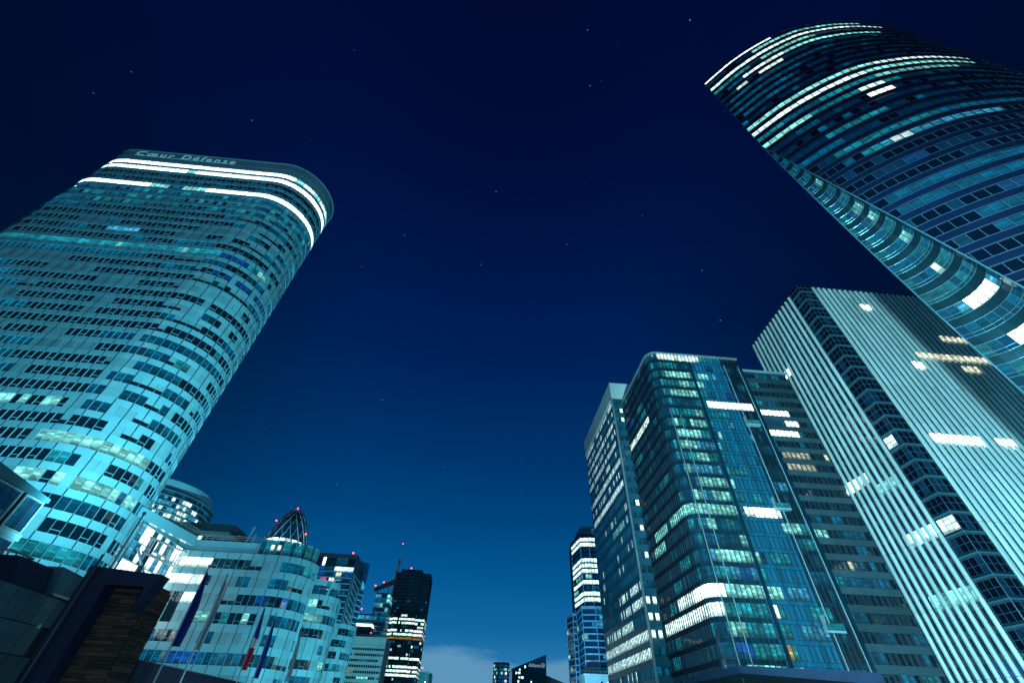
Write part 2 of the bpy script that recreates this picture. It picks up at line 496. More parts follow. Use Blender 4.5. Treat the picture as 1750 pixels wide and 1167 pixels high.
# stars
vo = node(nt, "ShaderNodeTexVoronoi"); vo.inputs["Scale"].default_value = 46
nt.links.new(tc.outputs["Generated"], vo.inputs["Vector"])
st = ramp(nt, 0.0, 0.06, (1, 1, 1, 1), (0, 0, 0, 1)); nt.links.new(vo.outputs["Distance"], st.inputs["Fac"])
sc_ = node(nt, "ShaderNodeSeparateColor"); nt.links.new(vo.outputs["Color"], sc_.inputs[0])
sr = ramp(nt, 0.72, 1.0); nt.links.new(sc_.outputs[0], sr.inputs["Fac"])
pw = node(nt, "ShaderNodeMath", operation="POWER"); pw.inputs[1].default_value = 2.5; nt.links.new(sr.outputs["Color"], pw.inputs[0])
mu = node(nt, "ShaderNodeMath", operation="MULTIPLY"); nt.links.new(st.outputs["Color"], mu.inputs[0]); nt.links.new(pw.outputs[0], mu.inputs[1])
vis = node(nt, "ShaderNodeMapRange"); vis.inputs["From Min"].default_value = 0.2; vis.inputs["From Max"].default_value = 0.5
nt.links.new(sp.outputs["Z"], vis.inputs["Value"])
mu2 = node(nt, "ShaderNodeMath", operation="MULTIPLY"); nt.links.new(mu.outputs[0], mu2.inputs[0]); nt.links.new(vis.outputs["Result"], mu2.inputs[1])
sc2 = node(nt, "ShaderNodeVectorMath", operation="SCALE"); sc2.inputs[0].default_value = (0.42, 0.5, 0.66)
nt.links.new(mu2.outputs[0], sc2.inputs["Scale"])
adv = node(nt, "ShaderNodeVectorMath", operation="ADD"); nt.links.new(mx.outputs[0], adv.inputs[0]); nt.links.new(sc2.outputs["Vector"], adv.inputs[1])
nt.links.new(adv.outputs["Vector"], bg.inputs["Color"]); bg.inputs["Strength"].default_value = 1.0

# ------------------------------------------------------------------ lights
def flood(name, loc, target, power, angle, blend, col, size=1.5):  # spot lights without fixtures
    l = bpy.data.lights.new(name, 'SPOT'); l.energy = power; l.spot_size = R(angle); l.spot_blend = blend
    l.color = col; l.shadow_soft_size = size
    o = bpy.data.objects.new(name, l); COL.objects.link(o)
    o.location = loc
    d = (Vector(target)-Vector(loc)).normalized()
    o.rotation_euler = d.to_track_quat('-Z', 'Y').to_euler()
    return o
TEAL = (0.17, 0.76, 0.90)
PALE = (0.5, 0.85, 1.0)
flood("unseen_floodlight", (-29, 46, 5), (-96, 92, 112), 4.6e5, 92, 0.7, TEAL)
flood("unseen_floodlight", (-16, 98, 4), (-55, 124, 24), 6.5e4, 110, 0.7, TEAL)  # added to light the near wing on its own
flood("unseen_floodlight", (14, -3, 6), (102, 79, 55), 1.4e6, 75, 0.6, (0.30, 0.80, 0.90))
flood("unseen_floodlight", (58, 37, 3), (69, 36, 55), 9.0e4, 70, 0.7, TEAL)  # added at the scoop's foot to raise highlights on its bands
flood("unseen_floodlight", (112, 50, 4), (142, 79, 55), 1.2e5, 110, 0.7, TEAL)  # added behind the prow tower to lift the finned tower's shadowed part
flood("unseen_floodlight", (30, 6, 4), (84, 25, 145), 3.6e5, 50, 0.8, (0.08, 0.55, 1.0))  # added to wash the prow tower's upper front in blue
flood("unseen_floodlight", (10, 50, 4), (46, 135, 58), 1.25e5, 95, 0.7, TEAL)
flood("unseen_floodlight", (-18, 132, 5), (-54, 164, 26), 5.5e4, 100, 0.7, TEAL)  # added for the middle wing, which the near wing shades
flood("unseen_floodlight", (-18, 186, 5), (-58, 212, 26), 5.5e4, 100, 0.7, TEAL)  # added to bring up the third wing
flood("unseen_floodlight", (-58, 320, 8), (-78, 391, 40), 1.7e5, 90, 0.7, TEAL)  # added to brighten the pale office block
flood("unseen_floodlight", (-60, 285, 8), (-100, 330, 70), 2.2e5, 90, 0.7, TEAL)  # added to bring out the square tower's floor lines
flood("unseen_floodlight", (-170, 420, 60), (-200, 480, 140), 1.6e6, 100, 0.7, TEAL)  # added high above ground to brighten the dome's lattice
flood("unseen_floodlight", (-190, 270, 60), (-250, 330, 125), 4.0e5, 100, 0.7, TEAL)  # added high above ground for the far round tower's crown
flood("unseen_floodlight", (34, 205, 6), (66, 277, 50), 4.0e5, 80, 0.7, (0.15, 0.6, 1.0))  # added to pick out the faceted tower's lines in blue
flood("unseen_floodlight", (-5, 9, 3), (-14, 22, 5), 1.7e3, 100, 0.8, PALE)  # weak fill added for the kiosk and cabin
flood("unseen_floodlight", (-9, 42, 2), (-19.5, 46, 7), 2.2e3, 120, 0.8, PALE)  # weak fill added for the flags
flood("unseen_floodlight", (-27, 29, 3), (-40, 36, 14), 6.0e3, 100, 0.8, TEAL)  # fill added for the glass hall's frames
sun = bpy.data.lights.new("fill_sun", 'SUN'); sun.energy = 0.12; sun.angle = R(0.5); sun.color = (0.55, 0.85, 1.0)  # faint sun lamp added as fill from behind the camera
so = bpy.data.objects.new("fill_sun", sun); COL.objects.link(so)
so.rotation_euler = Vector((0.25, 0.8, -0.45)).to_track_quat('-Z', 'Y').to_euler()

# ------------------------------------------------------------------ ground
g = MB(); g.face([(-3000, -3000, 0), (3000, -3000, 0), (3000, 3000, 0), (-3000, 3000, 0)], "asphalt")
structure(g.build("ground"))
g = MB(); g.face([(-40, -60, .004), (60, -60, .004), (60, 260, .004), (-40, 260, .004)], "paving")
structure(g.build("plaza_pavement"))

# ================================================================== 1 big rounded tower, left
def coeur_style(k, path, rnd, nfront0, nfront1):
    n = len(path)-1
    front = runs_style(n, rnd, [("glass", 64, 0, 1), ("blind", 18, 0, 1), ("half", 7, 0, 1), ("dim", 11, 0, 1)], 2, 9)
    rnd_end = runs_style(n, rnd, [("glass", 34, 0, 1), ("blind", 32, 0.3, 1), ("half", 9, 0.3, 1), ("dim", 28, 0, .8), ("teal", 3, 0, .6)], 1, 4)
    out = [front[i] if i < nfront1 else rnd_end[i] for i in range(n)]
    if k in (4, 7, -8): out = [("glass", rnd.random()) if (i >= nfront1-4 and rnd.random() < .93) else out[i] for i in range(n)]
    return out

def rounded_tower():
    t = thing("office_tower", "huge rounded teal office tower with white lit strips below its roof sign", "tower", (-114, 94, 0))
    c0, c1, r = (-142, 94), (-86, 94), 14
    pA = arc_path(c0, r, 180, 270, 3.1)
    pF = line_path((-142, 80), (-86, 80), 1.556)
    pE = arc_path(c1, r, -90, 90, 1.571)
    path = join_paths(pA, pF, pE)
    nA, nF = len(pA)-1, len(pF)-1
    f0, f1 = nA, nA+nF
    FH = 3.82
    closed = path+[(-142, 108)]
    core = MB(); core.prism(inset(closed, 0.5), 0, 160.2, "core"); core.build("core_wall", t)
    rnd = random.Random(5)
    X2i = lambda x: f0+int((x+142)/1.556)
    for k in range(-14, 26):
        zc = 56.9+FH*k
        kinds = coeur_style(k, path, rnd, f0, f1)
        n = len(kinds)
        if k == 25: paint_run(kinds, 0, n-24, "bright", .8, 1, rnd); paint_run(kinds, n-24, n-9, "pale", .5, 1, rnd); paint_run(kinds, n-22, n-19, "white", .4, 1, rnd); paint_run(kinds, n-17, n-13, "white", .4, 1, rnd)
        if k == 24: paint_run(kinds, 0, n-6, "bright", .8, 1, rnd); paint_run(kinds, X2i(-116), X2i(-113.5), "pale", .6, 1, rnd)
        if k in (22, 23): kinds = [("glass", rnd.random()) if rnd.random() < .9 else ("dim", .4) for _ in range(n)]
        if k == 21:
            paint_run(kinds, 0, X2i(-122), "bright", .8, 1, rnd); paint_run(kinds, X2i(-122), X2i(-117), "pale", .5, 1, rnd)
            paint_run(kinds, X2i(-117), X2i(-111), "dim", .3, .8, rnd); paint_run(kinds, X2i(-111), X2i(-104), "pale", .6, 1, rnd)
            paint_run(kinds, X2i(-104), n-4, "bright", .8, 1, rnd)
        if k in (20, 19, 18):
            for i in range(n):
                if rnd.random() < .75: kinds[i] = ("dim" if rnd.random() < .6 else "teal", rnd.random()*.7)
        if k == 14: paint_run(kinds, X2i(-119), X2i(-110), "sky_room", .6, 1, rnd)
        if k == 12:
            for i in range(0, f1+12): kinds[i] = ("teal", rnd.uniform(.25, 1)) if rnd.random() < .88 else ("pale", rnd.uniform(.1, .5))
            paint_run(kinds, f1+2, f1+7, "blue_room", .1, .4, rnd)
        if k == 11: paint_run(kinds, f0, f1-10, "dim", .2, .7, rnd)
        if k == 10:
            for i in range(f1, n):
                if rnd.random() < .4: kinds[i] = ("blue_room", .2)
        if k == -2:
            for i in range(X2i(-108), X2i(-88)):
                if rnd.random() < .8: kinds[i] = ("pale", rnd.uniform(.25, 1))
        if k == -4:
            paint_run(kinds, X2i(-100), X2i(-95), "pale", .3, .8, rnd); paint_run(kinds, f1-1, f1+12, "pale", .2, .9, rnd)
        if k == -6:
            for i in range(X2i(-96), f1+14):
                if rnd.random() < .75: kinds[i] = ("pale", rnd.uniform(.2, 1))
        if k == -7: paint_run(kinds, f1-4, f1+1, "teal", .1, .5, rnd)
        if k in (-3, -5, -9):
            for _ in range(3):
                j = rnd.randint(f1, n-3); paint_run(kinds, j, j+2, "teal", .2, .8, rnd)
        storey(t, path, zc-1.2, zc+1.2, kinds, mull=0.12, mmat="panel", joint=nA % 2)
        band(t, path, zc+1.21, zc+2.61, "panel", 2, 0.22, rnd=rnd, phase=nA % 2)
    # crown with the sign
    top0 = 56.9+FH*25+2.67
    band(t, path, top0+0.05, 156.4, "panel_dark", 4, 0.1, 0.05, name="crown_band", rnd=rnd)
    band(t, path, 156.45, 160.7, "panel_dark", 6, 0.06, 0.25, name="crown_band", rnd=rnd)
    band(t, path, 160.72, 161.1, "panel", 8, 0.02, 0.5, name="roof_edge")
    lettering("roof_lettering", "C\u0153ur D\u00e9fense", 4.6, (-140.8, 79.66, 157.0), 36.5, t, "letters", 1.3,
              "pale letters of the building's name along the crown")
    return t
rounded_tower()

# ================================================================== low wings beside it
def wing(label, y0, x0, cx, r, rows, seed, lit, thick=None):
    depth = thick or 2*r
    t = thing("office_wing", label, "building", ((x0+cx)/2, y0+r, 0), "low rounded office wings along the avenue")
    pF = line_path((x0, y0), (cx, y0), 1.55)
    pE = arc_path((cx, y0+r), r, -90, 90, 1.5)
    path = join_paths(pF, pE); nf = len(pF)-1
    core = MB(); core.prism(inset(path+[(x0, y0+2*r)], .5), 0, rows[-1]+2.5, "core"); core.build("core_wall", t)
    rnd = random.Random(seed)
    for k, zc in enumerate(rows):
        kinds = runs_style(len(path)-1, rnd, [("glass", 30, 0, 1), ("blind", 32, .3, 1), ("half", 7, .3, 1), ("dim", 34, 0, 1), ("teal", 4, .1, .7), ("sky_room", 1, 0, .6)], 1, 4)
        for (kk, a, b_, mat, l0, l1) in lit:
            if kk == k: paint_run(kinds, a if a >= 0 else nf+(-a), b_, mat, l0, l1, rnd)
        storey(t, path, zc-1.15, zc+1.15, kinds, mmat="panel", joint=0)
        band(t, path, zc+1.16, zc+2.66, "panel", 2, 0.16, rnd=rnd)
    return t, path

rows1 = [31.0-3.82*k for k in range(8)][::-1]
nL = lambda x: int((x+92)/1.55)
t1, p1 = wing("broad low teal wing with a rounded end beside the glowing atrium", 122, -92, -51, 8, rows1, 11,
     [(7, nL(-86), nL(-66), "white", .6, 1), (6, nL(-84), nL(-67), "white", .5, 1), (5, nL(-70), nL(-66.5), "white", .8, 1),
      (4, nL(-66), nL(-61), "pale", .1, .9), (2, nL(-66), nL(-61), "blue_room", .6, 1), (3, nL(-62), nL(-60), "dim", .3, 1),
      (5, nL(-52), nL(-50), "blue_room", .2, .5), (5, nL(-47), nL(-44), "blue_room", .3, .7), (4, nL(-54.5), nL(-52.5), "pale", .1, .5)])
# penthouse, roof parapet and railings of the near wing
s = MB()
pp = join_paths(line_path((-78, 123.2), (-53, 123.2), 2), arc_path((-53, 130), 6.8, -90, 60, 2))
for i in range(len(pp)-1): s.slab(pp[i], pp[i+1], 33.68, 36.6, -.3, 0, "panel", .5)
s.build("roof_parapet", t1)
s = MB()
s.box(-80, -68, 126, 136, 33.7, 39.7, "panel_dark"); s.build("penthouse", t1)
s = MB(); s.box(-82, -66.8, 125, 137, 39.72, 41.4, "steel_dark"); s.build("penthouse_roof", t1)
for k in range(4):
    s = MB(); s.box(-75.6+1.35*k, -74.6+1.35*k, 125.9, 125.95, 37.0, 38.4, "white" if k < 1 else "glass", .8); s.build("penthouse_window", t1)
s = MB()
for z in (37.1, 37.6, 38.0):
    s.tube([(a, b_, z) for a, b_ in pp], .05, "steel", 5)
for a, b_ in pp: s.tube([(a, b_, 36.6), (a, b_, 38.0)], .05, "steel", 5)
s.build("railing", t1)
s = MB()
gp = join_paths(line_path((-57, 122.6), (-51, 122.6), 1.5), arc_path((-51, 129.6), 7, -90, 40, 1.0))
for i in range(len(gp)-1):
    s.wall(gp[i], gp[i+1], 34.0, 37.4, -.1, "teal" if i % 3 else "dim", .25, .06, .06)
    s.slab(gp[i], gp[i+1], 33.7, 37.6, -.15, .05, "steel", .5, 0, math.dist(gp[i], gp[i+1])-.12)
o = s.build("roof_glazing", t1)
for x in (-53.6, -51.9):
    s = MB(); s.box(x-.5, x+.4, 122.55, 122.6, 34.9, 36.2, "warm", .9); s.build("lit_window", t1)
s = MB(); s.tube([(-62.6, 126, 37.5), (-62.0, 126, 41.5)], .3, "panel"); s.tube([(-61.2, 126, 37.5), (-60.8, 126, 39.6)], .3, "panel"); s.build("vent_pipe", t1)

rows2 = [29.9-3.82*k for k in range(8)][::-1]
t2, p2 = wing("middle low teal wing with a curved hoop on its rounded roof", 158, -80, -52, 8, rows2, 21,
     [(7, 17, 18, "warm", .5, 1), (7, 18, 20, "pale", .8, 1), (6, 14, 17, "white", .4, 1), (6, 17, 22, "pale", 0, .5), (3, 24, 26, "pale", .3, .9), (1, 20, 23, "pale", .4, 1)])
s = MB()
hp = arc_path((-53, 166), 7.6, -200, 40, 1.2)
for i in range(len(hp)-1): s.slab(hp[i], hp[i+1], 35.2, 36.9, -.3, 0, "panel", .5)
s.build("roof_hoop", t2)
s = MB()
for a, b_ in hp[::3]: s.tube([(a, b_, 32.5), (a, b_, 35.2)], .12, "steel", 5)
for i in range(len(hp)-1): s.wall(hp[i], hp[i+1], 32.6, 34.6, -1.2, "dim", .35, .05, .05)
s.build("roof_glazing", t2)
s = MB(); s.tube([(-47, 159, 32.5), (-46.2, 159, 36.2), (-45.6, 159, 37.0), (-44, 159, 37.1)], .35, "panel", 8); s.build("vent_pipe", t2)

rows3 = [29.6-3.82*k for k in range(8)][::-1]
t3_, p3 = wing("smallest teal wing with plain rounded end beside the pale office block", 207, -90, -56, 8.2, rows3, 31,
     [(1, 26, 30, "pale", .3, .9), (2, 28, 29, "warm", .5, 1)])

# ================================================================== glowing atrium between tower and wing
t = thing("glass_atrium", "brightly lit glass atrium with white roof beam between tower and low wing", "atrium", (-76, 114, 0))
rnd = random.Random(3)
pa = line_path((-75.2, 103.4), (-75.2, 121.8), 1.7)
pa = [(x, y) for x, y in pa]
for k in range(9):
    z0 = 1.5+3.6*k
    s = MB(); 
    for i in range(len(pa)-1):
        lit = rnd.random()
        m_ = "bright" if (k in (4, 5, 6, 7, 8) and lit < .7) else ("white" if lit < .45 else ("sky_room" if lit < .85 else "dim"))
        s.wall(pa[i], pa[i+1], z0, z0+3.4, 0, m_, rnd.uniform(.3, 1), .06, .06)
        s.slab(pa[i], pa[i+1], z0, z0+3.4, -.1, .12, "steel", .5, 0, math.dist(pa[i], pa[i+1])-.12)
        s.slab(pa[i], pa[i+1], z0+3.4, z0+3.6, -.1, .16, "panel", .5)
    s.build("glazing", t)
s = MB(); s.hexa([(-72.9, 96.5, 32.9), (-72, 96.5, 32.9), (-72, 120, 34.2), (-72.9, 120, 34.2), (-72.9, 96.5, 34.9), (-72, 96.5, 34.9), (-72, 120, 36.3), (-72.9, 120, 36.3)], "panel", .9)
s.build("roof_beam", t)
s = MB()
for k in range(26):
    y = 98+k*.85; s.tube([(-72.4, y, 34.9+(y-96.5)*.06), (-72.4, y, 36.6+(y-96.5)*.06)], .06, "steel", 5)
for h in (35.9, 36.6): s.tube([(-72.4, 97, h), (-72.4, 120, h+1.4)], .06, "steel", 5)
s.build("railing", t)
s = MB()
s.tube([(-73.6, 106, 31.6), (-73.6, 121, 32.8)], .28, "steel", 6); s.tube([(-73.6, 106, 28.6), (-73.6, 121, 29.2)], .3, "steel", 6)
for k in range(14):
    y = 107+k; s.tube([(-73.6, y, 28.7), (-73.6, y, 31.8)], .09, "steel", 5)
s.tube([(-73.8, 104, 29), (-73.8, 121, 19.5)], .3, "panel_dark", 6)
s.tube([(-74.0, 108.6, 4), (-74.0, 108.6, 32)], .6, "blue_paint", 8)
s.build("roof_truss", t)

# ================================================================== distant round tower behind
t = thing("round_tower", "far round tower with glowing ring storeys behind the big rounded tower", "tower", (-259, 357, 0))
c = (-259, 357); rr = 40
ring = arc_path(c, rr, -110, 60, 2.6)
s = MB(); s.prism(arc_path(c, rr-1, 0, 345, 6), 104, 128.6, "core"); s.prism(arc_path(c, rr-8, 0, 345, 6), 0, 104, "panel_dark"); s.build("core_wall", t)
rnd = random.Random(8)
for k in range(5):
    z0 = 109.2+k*3.8
    kinds = []
    for i in range(len(ring)-1):
        f = i/len(ring)
        if k < 4 and f < .66-.05*k and rnd.random() < .88: kinds.append((("white" if rnd.random() < .6 else "sky_room"), rnd.uniform(.2, 1)))
        else: kinds.append(("dim" if rnd.random() < .5 else "glass_blue", rnd.random()))
    storey(t, ring, z0, z0+2.7, kinds, rec=.3, mull=.2, mmat="steel_dark")
    band(t, ring, z0+2.72, z0+3.2, "steel", 99, 0, 1.0, name="balcony_ring")
s = MB(); s.prism(arc_path(c, 37, 0, 345, 5), 128.7, 136, "panel", .5); s.build("crown", t)
s = MB(); s.prism(arc_path(c, 32, 0, 345, 5), 103, 109, "steel_dark", .5, top=arc_path(c, 39.6, 0, 345, 5)); s.build("soffit", t)

# ================================================================== diagrid dome tower
def diagrid():
    c = (-199, 480)
    t = thing("domed_tower", "pointed domed tower wrapped in a white lattice with red lamps", "tower", (c[0], c[1], 0))
    def rad(z):
        if z < 118: return 23.5
        u = (z-118)/(173.5-118)
        return 23.5*math.sqrt(max(0, 1-u**1.75))*(1-.1*u)
    zs = [0, 60, 100, 118, 126, 134, 140, 146, 152, 158, 163, 167, 170]
    for a in range(len(zs)-1):
        s = MB(); z0, z1 = zs[a], zs[a+1]
        for q in range(24):
            t0, t1 = 2*math.pi*q/24, 2*math.pi*(q+1)/24
            r0, r1 = rad(z0)-1.2, rad(z1)-1.2
            P = [(c[0]+r0*math.cos(t0), c[1]+r0*math.sin(t0), z0), (c[0]+r0*math.cos(t1), c[1]+r0*math.sin(t1), z0),
                 (c[0]+r1*math.cos(t1), c[1]+r1*math.sin(t1), z1), (c[0]+r1*math.cos(t0), c[1]+r1*math.sin(t0), z1)]
            s.face(P, "glass_blue" if a < 9 else "glass", .3)
        s.build("glass_skin", t)
    s = MB()
    for q in range(20):
        t0, t1 = 2*math.pi*(q+.08)/20, 2*math.pi*(q+.92)/20
        if not (-150 < math.degrees(t0)-360 < -20): continue
        P = []
        for z, tt in ((134.6, t0), (134.6, t1), (138.4, t1), (138.4, t0)):
            r_ = rad(z)-.9; P.append((c[0]+r_*math.cos(tt), c[1]+r_*math.sin(tt), z))
        s.face(P, "bright" if q % 4 else "warm", .9)
    s.build("lit_ring", t)
    n = 15
    lev = [96, 112, 128, 140, 152, 161, 168, 172.6]
    for a in range(len(lev)-1):
        s = MB()
        for q in range(n):
            ph = .5 if a % 2 else 0
            for sg in (-.5, .5):
                pts = []
                for u in (0, .5, 1):
                    z = lerp(lev[a], lev[a+1], u); th = 2*math.pi*(q+ph+sg*u)/n; r_ = rad(z)
                    pts.append((c[0]+r_*math.cos(th), c[1]+r_*math.sin(th), z))
                s.tube(pts, .42, "steel", 5)
        s.build("lattice_tier", t)
diagrid()
beacon((-199, 478.5, 174.6), .8, "red lamp on the very tip of the lattice dome")
beacon((-208, 460, 154.4), .8, "red lamp on the front of the lattice dome, below its tip")
beacon((-178.3, 470.5, 146.5), .8, "red lamp low on the lattice dome beside the square glass tower")

# ================================================================== square glass tower behind the wings
def grid_tower():
    t = thing("glass_tower", "dark square glass tower with pale floor lines behind the low wings", "tower", (-100, 345, 0))
    path = join_paths(line_path((-122, 330), (-84.5, 330), 1.9), line_path((-84.5, 330), (-84.5, 362), 2.0))
    nf = 20
    s = MB(); s.prism(inset(path+[(-122, 362)], .5), 0, 91, "core"); s.build("core_wall", t)
    rnd = random.Random(4)
    k = 0; z = 80.2
    while z > 20:
        kinds = runs_style(len(path)-1, rnd, [("glass_blue", 70, 0, 1), ("dim", 16, 0, 1), ("blue_room", 7, .2, .8), ("pale", 5, .2, .9), ("white", 2, .3, .8)], 1, 4)
        kinds = [kk if i < nf else ("glass_blue", rnd.random()*.5) for i, kk in enumerate(kinds)]
        if k == 0: paint_run(kinds, 13, 20, "white", .5, 1, rnd); paint_run(kinds, 7, 9, "blue_room", .6, 1, rnd)
        if k == 1: paint_run(kinds, 3, 10, "blue_room", .2, .8, rnd); paint_run(kinds, 14, 16, "warm", .4, .9, rnd); paint_run(kinds, 17, 19, "blue_room", .7, 1, rnd)
        if k == 2: paint_run(kinds, 9, 11, "pink", .7, 1, rnd); paint_run(kinds, 12, 14, "warm", .4, 1, rnd)
        storey(t, path, z, z+2.9, kinds, mull=.12, mmat="steel_dark")
        band(t, path, z-.62, z-.02, "line_blue", 99, 0, .25)
        z -= 3.5; k += 1
    kinds = [("glass", .3)]*(len(path)-1); kinds = list(kinds); kinds[8] = ("bright", 1); kinds[9] = ("glass", .8)
    for i in (13, 14, 15, 16): kinds[i] = ("dim", .2)
    storey(t, path, 83.4, 88.6, kinds, mull=.12, mmat="steel_dark")
    band(t, path, 88.62, 91.4, "steel_dark", 99, 0, .2, name="roof_band")
    s = MB()
    for k in range(14):
        z = 78-k*3.5; s.hexa([(-84.2, 330.2, z), (-83.9, 330.2, z), (-83.9, 362, z-5), (-84.2, 362, z-5), (-84.2, 330.2, z+.7), (-83.9, 330.2, z+.7), (-83.9, 362, z-4.3), (-84.2, 362, z-4.3)], "line_blue")
    s.build("diagonal_brace", t)
grid_tower()
beacon((-88, 331, 92.6), .6, "red lamp on the flat roof of the square glass tower")
t = thing("glass_tower", "slim curved blue glass slab peeping out behind the square glass tower", "tower", (-80, 368, 0))
pth = arc_path((-90.5, 371), 7, -75, 30, 1.4)
s = MB()
for i in range(len(pth)-1):
    s.wall(pth[i], pth[i+1], 0, 96, 0, "glass_blue", .8 if i % 2 else 1, .03, .03)
s.build("glass_skin", t)
s = MB(); s.prism(inset(pth+[(-92, 376)], .4), 0, 95, "core"); s.build("core_wall", t)
s = MB()
for i in range(3, 6): s.wall(pth[i], pth[i+1], 77, 86-i, .03, "sky_room", .9, .1, .1)
s.build("lit_window", t)
s = MB()
for k in range(18):
    z = 74-k*3.6
    for i in range(len(pth)-1): s.slab(pth[i], pth[i+1], z, z+.6, .01, .6, "panel")
s.build("balcony_ring", t)

# ================================================================== little towers and dark tower down the avenue
def slab_tower(name, label, x0, x1, y0, y1, ztop, fh, seed, weights, special=None, spm="steel", sph=.5, pane=2.4, z0=20, roof="steel_dark", mull=.15, mm="steel_dark", sides=True, smat2=None):
    t = thing(name, label, "tower", ((x0+x1)/2, (y0+y1)/2, 0))
    segs = [line_path((x0, y0), (x1, y0), pane), line_path((x1, y0), (x1, y1), pane)]
    path = join_paths(*segs)
    if sides: path = join_paths(line_path((x0, y1), (x0, y0), pane), path)
    poly = [(x0, y0), (x1, y0), (x1, y1), (x0, y1)]
    s = MB(); s.prism(inset(poly, .5), 0, ztop-.2, "core"); s.build("core_wall", t)
    rnd = random.Random(seed); z = ztop-fh-.6; k = 0
    while z > z0:
        kinds = runs_style(len(path)-1, rnd, weights, 1, 5)
        if special: special(k, kinds, rnd, path)
        storey(t, path, z, z+fh-sph, kinds, mull=mull, mmat=mm)
        band(t, path, z-sph+.01, z-.01, spm, 99, 0, .2)
        z -= fh; k += 1
    s = MB(); s.prism(inset(poly, -.25), ztop-.6, ztop, roof); s.build("roof_band", t)
    return t

def dark_special(k, kinds, rnd, path):
    n = len(kinds); bright = {13: .95, 14: .9, 16: .8, 17: .95, 23: .95, 25: .95, 26: .9, 27: .95}
    for i in range(n):
        if k < 12: kinds[i] = ("glass", rnd.random()*.5)
        if k in bright and rnd.random() < bright[k]: kinds[i] = ("white", rnd.uniform(.4, 1))
    if k == 18: paint_run(kinds, 0, n, "amber", .1, .6, rnd)
    if k in (8, 10, 11): 
        j = rnd.randint(8, 20); paint_run(kinds, j, j+2, "dim", .3, 1, rnd)
W0 = [("glass", 62, 0, .8), ("dim", 22, 0, 1), ("pale", 10, .1, .9), ("white", 6, .2, .7)]
def dark_tower():
    t = thing("office_tower", "black slab tower with a stepped top and many white lit storeys", "tower", (-63, 515, 0))
    vols = [(-77.5, -55.8, 497, 530, 125.6, 1), (-83, -77.6, 500, 530, 123.2, 2), (-55.7, -46.6, 500, 530, 123.2, 3)]
    for x0, x1, y0, y1, zt, sd in vols:
        path = join_paths(line_path((x0, y1), (x0, y0), 3.0), line_path((x0, y0), (x1, y0), 1.5), line_path((x1, y0), (x1, y1), 3.0))
        s = MB(); s.prism(inset([(x0, y0), (x1, y0), (x1, y1), (x0, y1)], .4), 0, zt-.3, "core"); s.build("core_wall", t)
        rnd = random.Random(40+sd); z = 120.4 if sd == 1 else 120.4; k = 0
        while z > 22:
            kinds = runs_style(len(path)-1, rnd, W0, 1, 4); dark_special(k, kinds, rnd, path)
            a = path.index((x0, y0))
            kinds = [kk if i >= a else ("glass", .2) for i, kk in enumerate(kinds)]
            storey(t, path, z, z+2.0, kinds, mull=.25, mmat="steel_dark")
            band(t, path, z-1.08, z-.02, "core", 99, 0, .1)
            z -= 3.1; k += 1
        s = MB(); s.prism(inset([(x0, y0), (x1, y0), (x1, y1), (x0, y1)], -.12), 122.5, zt, "core"); s.build("roof_band", t)
    return t
dark_tower()
beacon((-68, 498, 127), .7, "red lamp on the flat top of the black slab tower")

W1 = [("glass_blue", 45, 0, 1), ("dim", 35, 0, 1), ("sky_room", 12, .1, .8), ("pale", 8, .2, .9)]
def t1s(k, kinds, rnd, path):
    if k in (0, 1): paint_run(kinds, 12, 18, "pale", .5, 1, rnd)
slab_tower("glass_tower", "small blue glass tower under the sloping roof arm beside the black slab tower", -83.5, -71, 420, 440, 87, 3.3, 51, W1, t1s)
t = thing("rooftop_bridge", "dark sloping roof arm with red lamps reaching to the black slab tower", "roof structure", (-80, 421, 87))
s = MB(); s.hexa([(-86, 420, 88.2), (-68, 420, 95.6), (-68, 424, 95.6), (-86, 424, 88.2), (-86, 420, 90.6), (-68, 420, 99), (-68, 424, 99), (-86, 424, 90.6)], "core"); s.build("sloping_arm", t)
s = MB()
for x in (-83, -74): s.tube([(x, 422, 86.9), (x, 422, lerp(88.4, 95.6, (x+86)/18))], .4, "steel_dark")
s.build("strut", t)
beacon((-85.4, 420, 92.2), .6, "red lamp at the low end of the sloping roof arm", 1.4)
beacon((-79, 420, 95.2), .6, "red lamp halfway up the sloping roof arm", 1.6)
t = thing("antenna_mast", "pale antenna mast beside the black slab tower's roof", "mast", (-84.5, 505, 0))
s = MB(); s.box(-85.4, -83.4, 504, 506, 0, 121, "steel"); s.build("shaft", t)
s = MB(); s.box(-84.6, -82.2, 503.5, 506.5, 121.1, 131, "panel"); s.build("antenna_box", t)
s = MB(); s.box(-84.2, -81.4, 503.5, 506.5, 131.5, 137, "panel_dark"); s.tube([(-82.9, 505, 137), (-82.9, 505, 152)], .25, "steel"); s.build("antenna", t)
beacon((-82.9, 505, 153), .6, "red lamp on top of the pale antenna mast")
def t2s(k, kinds, rnd, path):
    if k == 0: paint_run(kinds, 0, len(kinds), "sky_room", .4, 1, rnd)
slab_tower("glass_tower", "low blue glass block with lights between square tower and small blue tower", -103, -84, 428, 445, 72.5, 3.6, 52, W1, t2s)
beacon((-94.5, 429, 76), .6, "red lamp standing over the low blue glass block", 3.4)
t = thing("office_block", "dark block under a white lit roof edge behind the pale office block", "building", (-88, 415, 0))
s = MB(); s.box(-97, -80, 412, 425, 0, 61.4, "steel_dark"); s.build("wall", t)
s = MB(); s.box(-97.6, -79.6, 411.4, 425, 61.42, 62.6, "lamp_strip"); s.build("lit_cornice", t)
s = MB(); s.box(-98, -79.2, 411, 425, 63, 64.2, "panel"); s.build("roof_edge", t)
beacon((-76.0, 395, 55.0), .45, "red lamp on the roof of the pale office block", 4)

